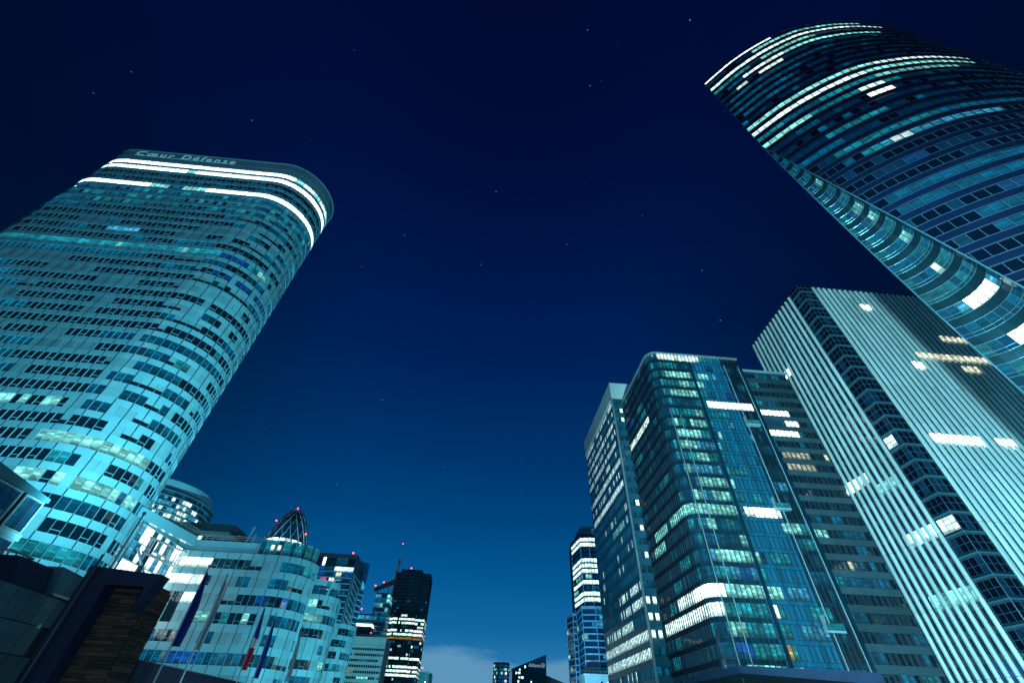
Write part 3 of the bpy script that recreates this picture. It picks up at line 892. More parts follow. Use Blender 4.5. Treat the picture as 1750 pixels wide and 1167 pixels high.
# pale office block
t = thing("office_block", "pale concrete office block with rows of small dark windows", "building", (-76, 403, 0))
x0, x1, y0, y1, zt = -92, -62.6, 391, 416, 50.5
s = MB(); s.prism(inset([(x0, y0), (x1, y0), (x1, y1), (x0, y1)], .45), 0, zt, "pale_concrete"); s.build("wall", t)
pth = line_path((x0, y0), (x1, y0), 1.6); rnd = random.Random(9)
for k in range(9):
    z = 43.6-3.35*k
    kinds = runs_style(len(pth)-1, rnd, [("glass", 70, 0, 1), ("dim", 10, 0, 1), ("blind", 20, .2, 1)], 1, 4)
    if k == 5: paint_run(kinds, 8, 13, "pale", .4, 1, rnd)
    if k == 4: paint_run(kinds, 3, 6, "amber", .1, .6, rnd)
    storey(t, pth, z, z+1.5, kinds, rec=.3, mull=.35, mmat="pale_concrete")
    band(t, pth, z+1.52, z+3.33, "pale_concrete", 6, .06, .1, rnd=rnd)
s = MB(); s.slab((x1, y0), (x1, y1), 0, zt, -.4, 0, "stone"); s.build("side_wall", t)
s = MB(); s.prism(inset([(x0, y0), (x1, y0), (x1, y1), (x0, y1)], -.3), zt+.02, zt+1.4, "pale_concrete"); s.build("roof_edge", t)
s = MB()
for k in range(19): s.tube([(x0+1+k*1.5, y0, zt+1.4), (x0+1+k*1.5, y0, zt+2.6)], .06, "steel", 4)
s.tube([(x0, y0, zt+2.6), (x1, y0, zt+2.6)], .07, "steel", 4); s.build("railing", t)

t = thing("cyan_block", "small cyan lit block at the foot of the black slab tower", "building", (-34.5, 458, 0))
s = MB(); s.box(-40, -31.5, 450, 466, 0, 37, "teal", .55); s.build("glass_skin", t)
s = MB(); s.box(-31.4, -29.4, 450, 466, 0, 36.6, "steel_dark"); s.box(-40.2, -31.4, 449.8, 466, 37.02, 37.6, "steel"); s.build("side_wall", t)
s = MB(); s.box(-34.4, -33.6, 449.9, 449.97, 29.5, 31, "bright", 1); s.build("lit_window", t)
beacon((-38, 451, 40), .6, "red lamp on top of the small cyan block", 2.3)

# cylinder tower + wedge tower in the far middle
t = thing("round_tower", "short far cylinder tower with ragged white lights at the avenue's end", "tower", (39, 609, 0))
pth = arc_path((39, 609), 9.4, -185, 5, 1.5); rnd = random.Random(17)
s = MB(); s.prism(arc_path((39, 609), 8.9, 0, 340, 2), 0, 60.4, "core"); s.build("core_wall", t)
for k in range(14):
    z = 56.6-3.4*k
    kinds = runs_style(len(pth)-1, rnd, [("glass_blue", 45, 0, 1), ("dim", 25, .2, 1), ("white", 14, .3, 1), ("pale", 10, .3, 1)], 1, 2)
    if k == 3: paint_run(kinds, 12, 20, "blue_room", .8, 1, rnd)
    storey(t, pth, z, z+2.7, kinds, mull=.3, mmat="steel")
    band(t, pth, z-.68, z-.02, "navy", 99, 0, .1)
s = MB(); s.prism(arc_path((39, 609), 9.6, 0, 340, 2), 59.5, 61.2, "steel_dark"); s.build("roof_band", t)

t = thing("wedge_tower", "far dark glass tower with slanted roof and lettering at the avenue's end", "tower", (70, 615, 0))
s = MB()
poly = [(50.5, 0), (90, 0), (90, 69.5), (50.5, 55.2)]
def xz_prism(s, poly, y0, y1, mat, lv=.5):
    n = len(poly); i = len(s.v)
    s.v += [(p[0], y0, p[1]) for p in poly]+[(p[0], y1, p[1]) for p in poly]
    s.f.append(tuple(range(i, i+n))); s.f.append(tuple(range(i+2*n-1, i+n-1, -1)))
    for k in range(n):
        j = (k+1) % n; s.f.append((i+j, i+k, i+n+k, i+n+j))
    s.m += [mat]*(n+2); s.l += [lv]*(n+2)
xz_prism(s, poly, 600, 632, "glass_blue", .1); s.build("slanted_block", t)
s = MB(); xz_prism(s, [(50, 0), (112, 0), (112, 43.6), (92, 49.6), (72, 55), (60, 56), (50, 52)], 592, 599.9, "glass", .9); s.build("front_block", t)
rnd = random.Random(71)
for z, xs in [(53.2, [(58, 59.4)]), (50.4, [(54, 55.5), (56.5, 59.5)]), (46.6, [(57.5, 59), (60, 63)]), (43, [(56.5, 58), (71, 72.3)]), (39.2, [(56, 60), (62, 74), (77, 86), (88, 92), (96, 99)]), (36, [(55, 70), (75, 90), (94, 104)])]:
    for a, b_ in xs:
        s = MB(); s.box(a, b_, 591.9, 591.97, z, z+2.1, "white", rnd.uniform(.5, 1)); s.build("lit_window", t)
s = MB(); s.box(65, 66.3, 599.8, 599.93, 56.6, 59, "white", 1); s.build("lit_window", t)
s = MB(); s.hexa([(50.3, 599.7, 55.1), (90.2, 599.7, 69.4), (90.2, 632.2, 69.4), (50.3, 632.2, 55.1), (50.3, 599.7, 55.8), (90.2, 599.7, 70.2), (90.2, 632.2, 70.2), (50.3, 632.2, 55.8)], "navy_line"); s.build("roof_edge", t)
lettering("wall_lettering", "Allianz", 4.4, (69.5, 599.85, 58.4), 14, t, "letters_far")
s = MB()
for q in range(20):
    a0, a1 = 2*math.pi*q/20, 2*math.pi*(q+1)/20
    P = []
    for r_, a in ((1.75, a0), (1.75, a1), (2.15, a1), (2.15, a0)): P.append((86.2+r_*math.cos(a), 599.82, 60+r_*math.sin(a)))
    s.face(P, "letters_far")
for dx, h0, h1 in ((-.6, -.9, .7), (0, -1.1, 1.1), (.6, -.9, .7)): s.box(86.2+dx-.17, 86.2+dx+.17, 599.75, 599.83, 60+h0, 60+h1, "letters_far")
s.build("emblem", t)

# ================================================================== faceted tower right of the avenue
def faceted():
    t = thing("faceted_tower", "slim faceted tower with a stack of white lit storeys under its roof", "tower", (74, 295, 0))
    low = [(60.4, 312), (62.2, 300), (64.4, 300), (63.6, 280), (70.9, 278), (90, 278)]
    up = [(63.9, 300), (65.6, 280.4), (71, 279), (90, 279)]
    def sub(P, st):
        return join_paths(*[line_path(P[i], P[i+1], st) for i in range(len(P)-1)])
    rnd = random.Random(6)
    s = MB(); s.prism(inset(low+[(90, 312)], .5), 0, 57, "core"); s.prism(inset(up+[(90, 310), (63.9, 310)], .5), 57, 97, "core"); s.build("core_wall", t)
    pl, pu = sub(low, 2.2), sub(up, 2.2)
    for k in range(11):
        z = 53.4-3.05*k
        kinds = runs_style(len(pl)-1, rnd, [("glass_blue", 82, 0, .8), ("dim", 12, .2, 1), ("sky_room", 4, .2, .8), ("pale", 3, .2, 1)], 1, 3)
        if k == 2: paint_run(kinds, 1, 2, "pink", .4, .9, rnd)
        if k == 6: paint_run(kinds, 0, 2, "pale", .3, .8, rnd)
        storey(t, pl, z, z+2.35, kinds, mull=.1, mmat="navy")
        band(t, pl, z-.68, z-.02, "line_blue", 99, 0, .25)
    for k in range(12):
        z = 93.2-3.05*k
        kinds = [("white", rnd.uniform(.55, 1)) for _ in range(len(pu)-1)]
        if k in (2, 3): kinds = [("glass_blue", .4)]*(len(pu)-1)
        if k in (7, 9): kinds = runs_style(len(pu)-1, rnd, [("dim", 30, .3, 1), ("pale", 40, .2, .9), ("glass_blue", 30, 0, 1)], 1, 2)
        storey(t, pu, z, z+2.35, kinds, mull=.25, mmat="navy")
        band(t, pu, z-.68, z-.02, "navy", 99, 0, .25)
    s = MB()
    for P, z0, z1 in ((low, 20, 57), (up, 58, 97)):
        for p in P: s.tube([(p[0], p[1]-.3, z0), (p[0], p[1]-.3, z1)], .22, "line_blue", 5)
    s.build("corner_rib", t)
    band(t, pl, 55.9, 57.4, "line_blue", 99, 0, .3, name="roof_edge"); band(t, pu, 95.8, 97.4, "navy", 99, 0, .8, name="roof_edge")
    s = MB(); s.prism([(68, 284), (90, 281), (90, 305), (68, 305)], 97.4, 104.5, "teal_metal"); s.build("penthouse", t)
    s = MB(); s.prism([(74, 281.5), (79, 281), (79, 282.8), (74, 283)], 97.4, 102, "panel"); s.build("penthouse_door", t)
faceted()
t = thing("stone_building", "pale low stone building with small windows at the faceted tower's foot", "building", (68, 265, 0))
s = MB(); s.box(57.6, 74, 258, 272, 0, 23.4, "stone"); s.build("wall", t)
s = MB(); s.box(57, 74.6, 257.4, 272, 23.42, 24.4, "stone"); s.build("roof_edge", t)
for x in (65.5, 68.6, 71.6):
    s = MB(); s.box(x, x+1, 257.9, 257.96, 19.4, 21.6, "bright" if x > 71 else ("glass" if x < 66 else "white"), .7); s.build("window", t)
s = MB()
for k in range(13): s.tube([(57.6+k*1.35, 258, 24.4), (57.6+k*1.35, 258, 25.6)], .05, "steel", 4)
s.tube([(57.4, 258, 25.6), (74.2, 258, 25.6)], .06, "steel", 4); s.build("railing", t)

# ================================================================== tower with white cap
def capped():
    t = thing("office_tower", "slender tower with blank pale cap and many small dotted lit windows", "tower", (52, 146, 0))
    pL = line_path((45.3, 168.3), (45.3, 124), 1.28); pF = line_path((45.3, 124), (56, 124), 1.78)
    rnd = random.Random(12)
    s = MB(); s.prism(inset([(45.3, 168.3), (45.3, 124), (62, 124), (62, 168.3)], .4), 0, 94, "core"); s.build("core_wall", t)
    nl = len(pL)-1
    for k in range(24):
        z = 90.6-3.72*k
        a = .9 if k < 5 else (.55 if k < 8 else .1)
        kinds = []
        for i in range(nl):
            near = i/nl
            kinds.append(("white", rnd.uniform(.15, .6)) if rnd.random() < a*(.9-.3*(k % 2)) else (("dim", rnd.random()) if rnd.random() < .7 else ("glass_blue", rnd.random())))
        if k == 6: paint_run(kinds, 2, nl, "white", .3, .8, rnd)
        if k == 8: paint_run(kinds, 1, nl-2, "white", .6, 1, rnd)
        if k == 11: paint_run(kinds, nl-16, nl-6, "pale", .2, .8, rnd)
        if k in (16, 17): paint_run(kinds, nl-18, nl-1, "white", .3, 1, rnd)
        if k == 18: paint_run(kinds, 3, nl-10, "white", .3, 1, rnd)
        if k in (19, 20): paint_run(kinds, 0, nl, "white", .6, 1, rnd)
        for i in range(nl):
            if k in (16, 17, 18) and rnd.random() < .2: kinds[i] = ("dim", .5)
        storey(t, pL, z, z+2.3, kinds, rec=.15, mull=.62 if k < 12 else .5, mmat="teal_panel", proud=.05)
        band(t, pL, z-1.41, z-.01, "teal_panel", 99, 0, .12, trim=None, rnd=rnd)
        kf = [("dim", rnd.random()) for _ in range(len(pF)-1)]
        if k in (1, 2, 10, 12, 14, 17, 18, 19): kf[1] = ("white", rnd.uniform(.5, 1)); kf[0] = kf[1] if k in (17, 18, 19) else kf[0]
        storey(t, pF, z+.3, z+2.1, kf, rec=.15, mull=.7, mmat="teal_panel", proud=.05)
        band(t, pF, z+2.12, z+2.3, "teal_panel", 99, 0, .05, name="lintel"); band(t, pF, z, z+.25, "teal_panel", 99, 0, .05, name="lintel")
        band(t, pF, z-1.41, z-.01, "teal_panel", 99, 0, .12)
    s = MB(); s.prism([(44.9, 168.7), (44.9, 123.6), (62, 123.6), (62, 168.7)], 93.3, 100.2, "cap", .7); s.build("cap", t)
    s = MB(); s.box(44.7, 45.25, 123.4, 124.0, 2, 93.2, "steel"); s.build("corner_rib", t)
    s = MB(); s.box(45.0, 45.16, 150.0, 151.2, 73.2, 74.6, "sign_red"); s.build("red_panel", t)
capped()

# ================================================================== dark glass tower, right of centre
def glass_slab():
    t = thing("glass_tower", "broad dark glass tower with rounded corner and bright storeys near its foot", "tower", (63, 110, 0))
    pL = line_path((48.6, 124), (48.6, 98.4), 1.15)
    pC = arc_path((51.6, 98.4), 3, 180, 270, 1.0)
    pF = line_path((51.6, 95.4), (77.8, 95.4), 1.15)
    path = join_paths(pL, pC, pF)
    a, b_ = len(pL)-1, len(pL)+len(pC)-2; n = len(path)-1
    iY = lambda y: int((124-y)/1.155)
    iX = lambda x: b_+int((x-51.6)/1.14)
    s = MB(); s.prism(inset(path+[(77.8, 124)], .6), 0, 90, "core"); s.build("core_wall", t)
    rnd = random.Random(77)
    for k in range(-6, 21):
        zc = 21.6+3.42*k
        kinds = []
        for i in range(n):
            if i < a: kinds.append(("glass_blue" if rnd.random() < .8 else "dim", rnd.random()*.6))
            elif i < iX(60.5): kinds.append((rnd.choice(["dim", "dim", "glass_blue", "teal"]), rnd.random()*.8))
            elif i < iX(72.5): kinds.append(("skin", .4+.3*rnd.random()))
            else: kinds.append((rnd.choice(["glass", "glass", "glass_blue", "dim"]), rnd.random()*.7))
        # rooms
        for _ in range(9):
            j = rnd.randint(b_, iX(58)); paint_run(kinds, j, j+rnd.randint(2, 6), rnd.choice(["teal", "sky_room", "teal", "pale", "teal", "dim", "pale"]), .05, .7, rnd)
        for _ in range(1):
            j = rnd.randint(iX(61), iX(76)); paint_run(kinds, j, j+rnd.randint(1, 5), rnd.choice(["teal", "dim", "sky_room"]), .2, .7, rnd)
        if rnd.random() < .5:
            j = rnd.randint(0, a-6); paint_run(kinds, j, j+rnd.randint(2, 5), "teal", .1, .5, rnd)
        if k == 20: paint_run(kinds, iX(52), iX(66), "white", .2, .9, rnd)
        if k == 18: paint_run(kinds, iX(53), iX(60), "pale", .5, 1, rnd); paint_run(kinds, iX(63.5), iX(67), "pale", .5, 1, rnd)
        if k == 16: paint_run(kinds, iX(53), iX(62), "pale", .3, .9, rnd); paint_run(kinds, iX(70), iX(74), "blue_room", .1, .4, rnd)
        if k == 15: paint_run(kinds, iX(63.2), iX(77), "bright", .7, 1, rnd); paint_run(kinds, iY(123), iY(105), "white", .3, 1, rnd)
        if k == 17: paint_run(kinds, iY(121), iY(116), "blue_room", .3, .7, rnd)
        if k == 12: paint_run(kinds, iX(53.5), iX(59.5), "pale", .4, .9, rnd)
        if k == 9: paint_run(kinds, iX(53.5), iX(59), "sky_room", .3, .8, rnd)
        if k == 6: paint_run(kinds, iY(118), iY(108), "pale", .3, 1, rnd); paint_run(kinds, a-7, b_+6, "pale", .4, 1, rnd); paint_run(kinds, iX(57), iX(62), "pale", .2, .8, rnd); paint_run(kinds, iX(63), iX(73), "white", .4, 1, rnd); paint_run(kinds, iX(66), iX(72), "bright", .7, 1, rnd)
        if k == 5: paint_run(kinds, iY(120), iY(112), "pale", .2, .8, rnd); paint_run(kinds, iX(72), iX(76), "pale", .4, 1, rnd)
        if k == 3: paint_run(kinds, iX(53), iX(61), "pale", .4, 1, rnd)
        if k == 2: paint_run(kinds, iX(58), iX(60), "blue_room", .5, .9, rnd)
        if k == 1: paint_run(kinds, iY(112), b_+4, "white", .4, 1, rnd); paint_run(kinds, a-4, b_+1, "bright", .7, 1, rnd); paint_run(kinds, iX(53), iX(66), "pale", .5, 1, rnd)
        if k == 0: paint_run(kinds, iY(122), b_+4, "white", .5, 1, rnd); paint_run(kinds, iX(52), iX(65), "teal", .4, 1, rnd); paint_run(kinds, iX(62), iX(64), "white", .5, 1, rnd)
        if k == -2: paint_run(kinds, iX(52), iX(56), "blue_room", .5, 1, rnd); paint_run(kinds, iX(62), iX(63), "amber", .8, 1, rnd)
        if k == -3: paint_run(kinds, iX(53), iX(60), "pale", .2, .8, rnd)
        storey(t, path, zc-1.28, zc+1.28, kinds, rec=.45, mull=.09, mmat="joint", proud=-.25)
        # floor slab edge, bright line above rounded storeys near the roof
        sp_ = MB()
        for i in range(n):
            deep = i >= iX(60.5)
            if iX(61) <= i < iX(72.5):
                sp_.slab(path[i], path[i+1], zc+1.23, zc+2.19, -.7, -.44, "skin", .35+.25*rnd.random())
                sp_.slab(path[i], path[i+1], zc+1.29, zc+1.36, -.5, -.3, "spandrel_glass", .5)
            else: sp_.slab(path[i], path[i+1], zc+1.29, zc+2.13, -.7, -.2, "navy" if i < a else "spandrel_glass", rnd.random())
        sp_.build("spandrel_band", t)
    s = MB()      # glass fins of the outer skin
    for i in range(n+1):
        p = path[i]; q = path[min(i+1, n)]; o = path[max(i-1, 0)]
        dx, dy = q[0]-o[0], q[1]-o[1]; L = math.hypot(dx, dy); nx, ny = dy/L, -dx/L
        s.tube([(p[0]+nx*.1, p[1]+ny*.1, 1), (p[0]+nx*.1, p[1]+ny*.1, 91.0)], .045, "joint", 4)
    s.build("glazing_bars", t)
    band(t, path, 91.0, 91.5, "steel", 99, 0, .3, name="roof_edge")
    # bright corner tracks and dark shafts
    for x, y, z1 in ((51.0, 95.0, 70), (53.6, 95.1, 68)):
        s = MB(); s.box(x-.07, x+.07, y-.05, y+.1, 2, z1, "steel"); s.build("corner_rib", t)
    for x in (61.2, 77.6):
        s = MB(); s.box(x-.4, x+.4, 95.02, 95.2, 2, 88, "spandrel_glass"); s.build("facade_shaft", t)
    for x in (72.4, 76.9):
        s = MB(); s.box(x-.07, x+.07, 95.0, 95.2, 2, 88, "panel_dark"); s.build("facade_rail", t)
    # hanging loggias
    for x, z in ((72, 66), (70.5, 42.6), (71, 18.2)):
        s = MB(); s.box(x, x+3.6, 94.2, 95.3, z, z+.4, "panel_dark"); s.box(x, x+.12, 94.2, 95.3, z+.4, z+3, "steel"); s.box(x, x+3.6, 94.2, 94.26, z+.4, z+1.6, "teal", .6); s.build("loggia", t)
    # wing set back at the right with grey bands
    pw_ = line_path((78.1, 97.6), (94, 97.6), 1.3)
    s = MB(); s.box(78.2, 94, 98.2, 122, 0, 88.5, "core"); s.build("core_wall", t)
    for k in range(-6, 20):
        zc = 21.6+3.42*k
        kinds = runs_style(len(pw_)-1, rnd, [("glass", 65, 0, 1), ("dim", 20, 0, 1), ("teal", 4, 0, .7), ("warm", .7, .1, .5)], 1, 3)
        if k in (13, 15): paint_run(kinds, 1, 8, "bright", .7, 1, rnd)
        if k == 14: paint_run(kinds, 6, 9, "bright", .7, 1, rnd)
        if k in (11, 10): paint_run(kinds, 2, 8, "warm", 0, .25, rnd)
        if k == 5: paint_run(kinds, 1, 4, "pale", .3, .8, rnd)
        storey(t, pw_, zc-.95, zc+1.05, kinds, rec=.25, mull=.1, mmat="steel_dark")
        band(t, pw_, zc+1.06, zc+2.46, "grey_band", 99, 0, .12, rnd=rnd)
    s = MB(); s.box(78.0, 94.2, 97.3, 122, 88.2, 89, "panel_dark"); s.build("roof_edge", t)
glass_slab()

# ================================================================== finned tower
def finned():
    t = thing("finned_tower", "tower ribbed with pale vertical fins and a glass corner strip", "tower", (130, 100, 0))
    X, Y, ZT = 96.8, 79.0, 109.4
    XE = 168
    pL = line_path((X, 108.3), (X, 83.2), 1.045); pc1 = line_path((X, 83.2), (X, Y), 1.4); pc2 = line_path((X, Y), (101.3, Y), 1.43); pR = line_path((101.3, Y), (XE, Y), 1.79)
    s = MB(); s.prism([(X+.6, 108), (X+.6, Y+.6), (XE, Y+.6), (XE, 108)], 0, ZT, "core"); s.build("core_wall", t)
    rnd = random.Random(19)
    pS = join_paths(pc1, pc2)
    iR = lambda x: int((x-101.3)/1.79)
    iL = lambda y: int((108.3-y)/1.045)
    for k in range(-17, 11):
        zc = 69.1+3.9*k        # centre of the spandrel
        kl = [("glass", rnd.random()) for _ in range(len(pL)-1)]
        kr = [("glass", rnd.random()) for _ in range(len(pR)-1)]
        ks = [("glass_dark" if rnd.random() < .8 else "glass_blue", rnd.random()*.6) for _ in range(len(pS)-1)]
        if k == 5: paint_run(kl, iL(104), iL(97.5), "bright", .7, 1, rnd)
        if k == -5: paint_run(kl, iL(105.5), iL(92), "white", .2, .9, rnd); paint_run(kl, iL(99), iL(95), "bright", .7, 1, rnd)
        if k == -6: paint_run(kl, iL(92), iL(85), "pale", 0, .7, rnd)
        if k == -9:
            paint_run(kl, iL(92), iL(83.3), "white", .5, 1, rnd); paint_run(ks, 0, 3, "white", .6, 1, rnd)
        if k == -10: paint_run(kl, iL(104), iL(98), "dim", .6, 1, rnd)
        if k == -12: paint_run(kl, iL(94), iL(84), "pale", 0, .9, rnd)
        if k == -15: paint_run(kl, iL(90), iL(84), "blue_room", 0, .4, rnd)
        if k == 8: paint_run(kr, iR(114.6), iR(117), "bright", .8, 1, rnd)
        if k == 5: paint_run(kr, iR(133), iR(142), "warm", .2, .6, rnd)
        if k == 3: paint_run(kr, iR(120), iR(141), "warm", .9, 1, rnd)
        if k == 2: paint_run(kr, iR(116.3), iR(119), "bright", .8, 1, rnd); paint_run(kr, iR(130), iR(135), "warm", .7, 1, rnd)
        if k == -4: paint_run(kr, iR(105.5), iR(118), "bright", .7, 1, rnd); paint_run(kr, iR(121.6), iR(125), "bright", .6, 1, rnd); paint_run(ks, 0, 2, "white", .5, 1, rnd)
        zl, zh = zc+.5, zc+3.35
        for pth, kk in ((pL, kl), (pR, kr)):
            storey(t, pth, zl, zh, kk, rec=.1, mull=.12, mmat="steel_dark", proud=-.02)
        storey(t, pS, zl, zh, ks, rec=.1, mull=.08, mmat="navy_line", proud=.0)
        band(t, join_paths(pL, pS, pR), zc-.54, zc+.49, "steel_dark", 99, 0, -.04)
        s = MB()
        for i in range(len(pS)-1): s.slab(pS[i], pS[i+1], zc-.2, zc+.12, -.03, .14, "teal_panel", .9); s.slab(pS[i], pS[i+1], zc+.12, zc+.5, -.03, .05, "spandrel_glass", .5); s.slab(pS[i], pS[i+1], zc+1.9, zc+1.98, -.15, .0, "navy_line")
        s.tube([(X-.05, Y-.05, zc-.5), (X-.05, Y-.05, zc+3.39)], .05, "navy_line", 4)
        s.build("corner_sill", t)
    def fin(x, y, nx, ny, wd, dp, z1):
        s = MB(); tx, ty = -ny, nx; prof = []
        for k in range(9):
            a_ = math.pi*k/8
            prof.append((x+tx*wd/2*math.cos(a_)+nx*(.05+dp*math.sin(a_)), y+ty*wd/2*math.cos(a_)+ny*(.05+dp*math.sin(a_))))
        z = 1.0; h = 11.7-(1.0 if nx else 0)
        while z < z1-.5:
            ze = min(z1, z+h)
            s.prism(prof, z, ze-.06, "fin", rnd.random()); z = ze; h = 11.7
        s.build("fin", t)
    n = 13
    for i in range(n):
        y = 107.2-i*(107.2-83.9)/(n-1)
        fin(X, y, -1, 0, .92, .5, ZT+.9)
    x = 101.9
    patches = [(8, 114.4, 117.2, "bright"), (5, 132, 142, "warm"), (3, 119.5, 141, "warm"), (2, 116, 119.4, "bright"), (2, 130, 134.8, "warm"), (-4, 105, 118, "bright"), (-4, 121.4, 125.4, "white"), (-11, 118, 122, "white")]
    while x < XE:
        fin(x, Y, 0, -1, 1.12, .42, ZT+.9)
        for k, a0, a1, m_ in patches:
            if a0 <= x <= a1:
                zc = 69.1+3.9*k; s = MB(); pr = []
                for q in range(9):
                    a_ = math.pi*(.12+.76*q/8); pr.append((x-.58*math.cos(a_), Y-.06-.45*math.sin(a_)))
                for q in range(8): s.wall(pr[q], pr[q+1], zc+.7+.1*rnd.random(), zc+3.0+.3*rnd.random(), .005, m_, .6+.4*rnd.random())
                s.build("lit_window", t)
        x += 1.79
    s = MB(); s.box(X+.3, XE, Y+.3, 108.3, ZT, ZT+.5, "steel_dark"); s.build("roof_edge", t)
finned()

# ================================================================== curved prow tower, upper right
def prow_tower():
    t = thing("prow_tower", "tall curved dark glass tower with a concave cone scooped out of its prow", "tower", (98, 26, 0))
    key = [(64.7, 38.9), (70.5, 31.8), (77.3, 26), (84.5, 21.8), (92.5, 19.5), (99.3, 18.4), (106.5, 17.9), (113, 17.95), (118.5, 18.5), (123, 19.8), (125.5, 21.2)]
    # resample the curve evenly (Catmull-Rom)
    fine = []
    for i in range(len(key)-1):
        p0 = key[max(0, i-1)]; p1 = key[i]; p2 = key[i+1]; p3 = key[min(len(key)-1, i+2)]
        for u in range(12):
            x = u/12
            fine.append(tuple(.5*((2*p1[c])+(-p0[c]+p2[c])*x+(2*p0[c]-5*p1[c]+4*p2[c]-p3[c])*x*x+(-p0[c]+3*p1[c]-3*p2[c]+p3[c])*x**3) for c in (0, 1)))
    fine.append(key[-1])
    cum = [0]
    for i in range(1, len(fine)): cum.append(cum[-1]+math.dist(fine[i-1], fine[i]))
    TOT = cum[-1]
    def at(s_):
        s_ = max(0, min(TOT, s_))
        lo, hi = 0, len(cum)-1
        while hi-lo > 1:
            md = (lo+hi)//2
            if cum[md] <= s_: lo = md
            else: hi = md
        u = (s_-cum[lo])/(cum[hi]-cum[lo])
        return (lerp(fine[lo][0], fine[hi][0], u), lerp(fine[lo][1], fine[hi][1], u))
    tip, tail = key[0], key[-1]
    ax = Vector((tail[0]-tip[0], tail[1]-tip[1])).normalized()
    def mirror(p):
        d = Vector((p[0]-tip[0], p[1]-tip[1])); k = ax*d.dot(ax)
        m_ = 2*k-d
        return (tip[0]+m_.x, tip[1]+m_.y)
    rim = lambda z: max(0.0, .165*(114-z))
    N = round(TOT/1.65); S = [TOT*i/N for i in range(N+1)]
    FH = 3.8
    rnd = random.Random(23)
    def strip(mb, z0, z1, off, mat, lvf=None, mull=0, mats=None, fn=at, sgn=1):
        for i in range(N):
            a0, b0 = max(S[i], rim(z0)), S[i+1]; a1, b1 = max(S[i], rim(z1)), S[i+1]
            if a0 >= b0-.02 and a1 >= b1-.02: continue
            a0 = min(a0, b0); a1 = min(a1, b1)
            P0, Q0, P1, Q1 = fn(a0), fn(b0), fn(a1), fn(b1)
            A, B_ = fn(S[i]), fn(S[i+1]); dx, dy = B_[0]-A[0], B_[1]-A[1]; L = math.hypot(dx, dy)
            nx, ny = dy/L*off*sgn, -dx/L*off*sgn
            ux, uy = dx/L*mull, dy/L*mull
            m_ = mats[i][0] if mats else mat; l_ = mats[i][1] if mats else (lvf() if lvf else .5)
            tgt = mb[m_] if isinstance(mb, dict) else mb
            tgt.face([(P0[0]+nx+ux, P0[1]+ny+uy, z0), (Q0[0]+nx-ux, Q0[1]+ny-uy, z0), (Q1[0]+nx-ux, Q1[1]+ny-uy, z1), (P1[0]+nx+ux, P1[1]+ny+uy, z1)], m_, l_)
    # arc length from px-run table: (storey, s0, s1, kind, level lo, hi)
    lit = [(27, 0, 22, "bright", .35, .8), (25, 0, 17, "white", .4, .9), (25, 17, 50, "white", .3, .8), (24, 0, 12, "teal", .2, .8), (24, 14, 30, "pale", .1, .6), (26, 14, 46, "pale", .2, .9),
           (23, 4, 9, "dim", .5, 1), (23, 8, 19, "white", .1, .6), (22, 12, 18, "white", .2, .7), (23, 19, 46, "pale", .6, 1), (22, 5, 8, "white", .1, .4), (21, 2, 30, "dim", .1, .7), (20, 0, 20, "dim", .1, .6),
           (19, 0, 16, "dim", .2, .8), (18, 2, 17, "dim", .2, .7), (17, 0, 2, "dim", .5, 1),
           (16, 0, 30, "pale", .5, 1), (16, 30, 52, "white", .1, .5), (15, 0, 26, "white", .3, .9), (15, 26, 50, "pale", .6, 1), (14, 0, 7, "teal", .2, .7), (14, 7, 14, "dim", .3, .9), (14, 14, 26, "teal", .3, .9), (14, 26, 44, "pale", .1, .5),
           (13, 0, 11, "pale", .3, .9), (13, 11, 22, "teal", .1, .5), (13, 22, 26, "white", .1, .5), (13, 26, 30, "teal", .2, .5), (12, 22, 26, "bright", .3, .6), (12, 7, 12, "dim", .4, .9), (11, 9, 11, "dim", .5, 1),
           (10, 10, 21, "teal", .2, .6), (9, 3, 12, "dim", .4, 1), (8, 8, 26, "teal", .05, .5), (8, 26, 40, "dim", .5, .9), (7, 11, 14, "teal", .3, .6), (7, 14, 19, "sky_room", .3, .6), (7, 16, 19, "white", .1, .5), (7, 19, 34, "sky_room", .15, .45),
           (5, 15, 18, "blue_room", .05, .2), (3, 8, 30, "dim", .35, 1), (2, 8, 30, "dim", .35, 1), (1, 20, 23, "blue_room", .05, .2), (0, 14, 40, "dim", .5, 1), (0, 24, 27, "teal", .5, 1), (-1, 14, 40, "dim", .3, .9)]
    for k in range(-16, 28):
        zc = 61.7+FH*k                        # spandrel centre; glass above
        mats = []
        dark_row = rnd.choice([.9, .85, .45, .7])
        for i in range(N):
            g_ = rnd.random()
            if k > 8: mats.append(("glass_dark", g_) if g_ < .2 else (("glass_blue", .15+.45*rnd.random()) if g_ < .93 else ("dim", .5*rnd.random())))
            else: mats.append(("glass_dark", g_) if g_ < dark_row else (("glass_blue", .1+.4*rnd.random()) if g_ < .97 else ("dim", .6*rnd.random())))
        for (kk, s0, s1, m_, l0, l1) in lit:
            if kk == k: 
                for i in range(N):
                    if s0 <= S[i]+.8 < s1: mats[i] = (m_, rnd.uniform(l0, l1))
        zl, zh = zc+.85, zc+FH-.85
        if k == 27: zl, zh = zc+.5, zc+2.2
        wmb = MB(); mbs = {}
        for m_ in set(x[0] for x in mats): mbs[m_] = MB() if m_ in LIT else wmb
        strip(mbs, zl, zh, -.1, None, mats=mats, mull=.05)
        # mullions and transoms
        for i in range(N):
            if S[i+1] > rim(zl)+.02:
                wmb.slab(at(max(S[i], rim(zl))), at(S[i+1]), zl-.03, zl+.05, -.12, .03, "navy_line")
        for i in range(N+1):
            p = at(S[i])
            z0_ = zl
            if S[i] <= rim(zl)-.01: continue
            wmb.tube([(p[0], p[1], z0_), (p[0], p[1], zh)], .06, "navy_line", 4)
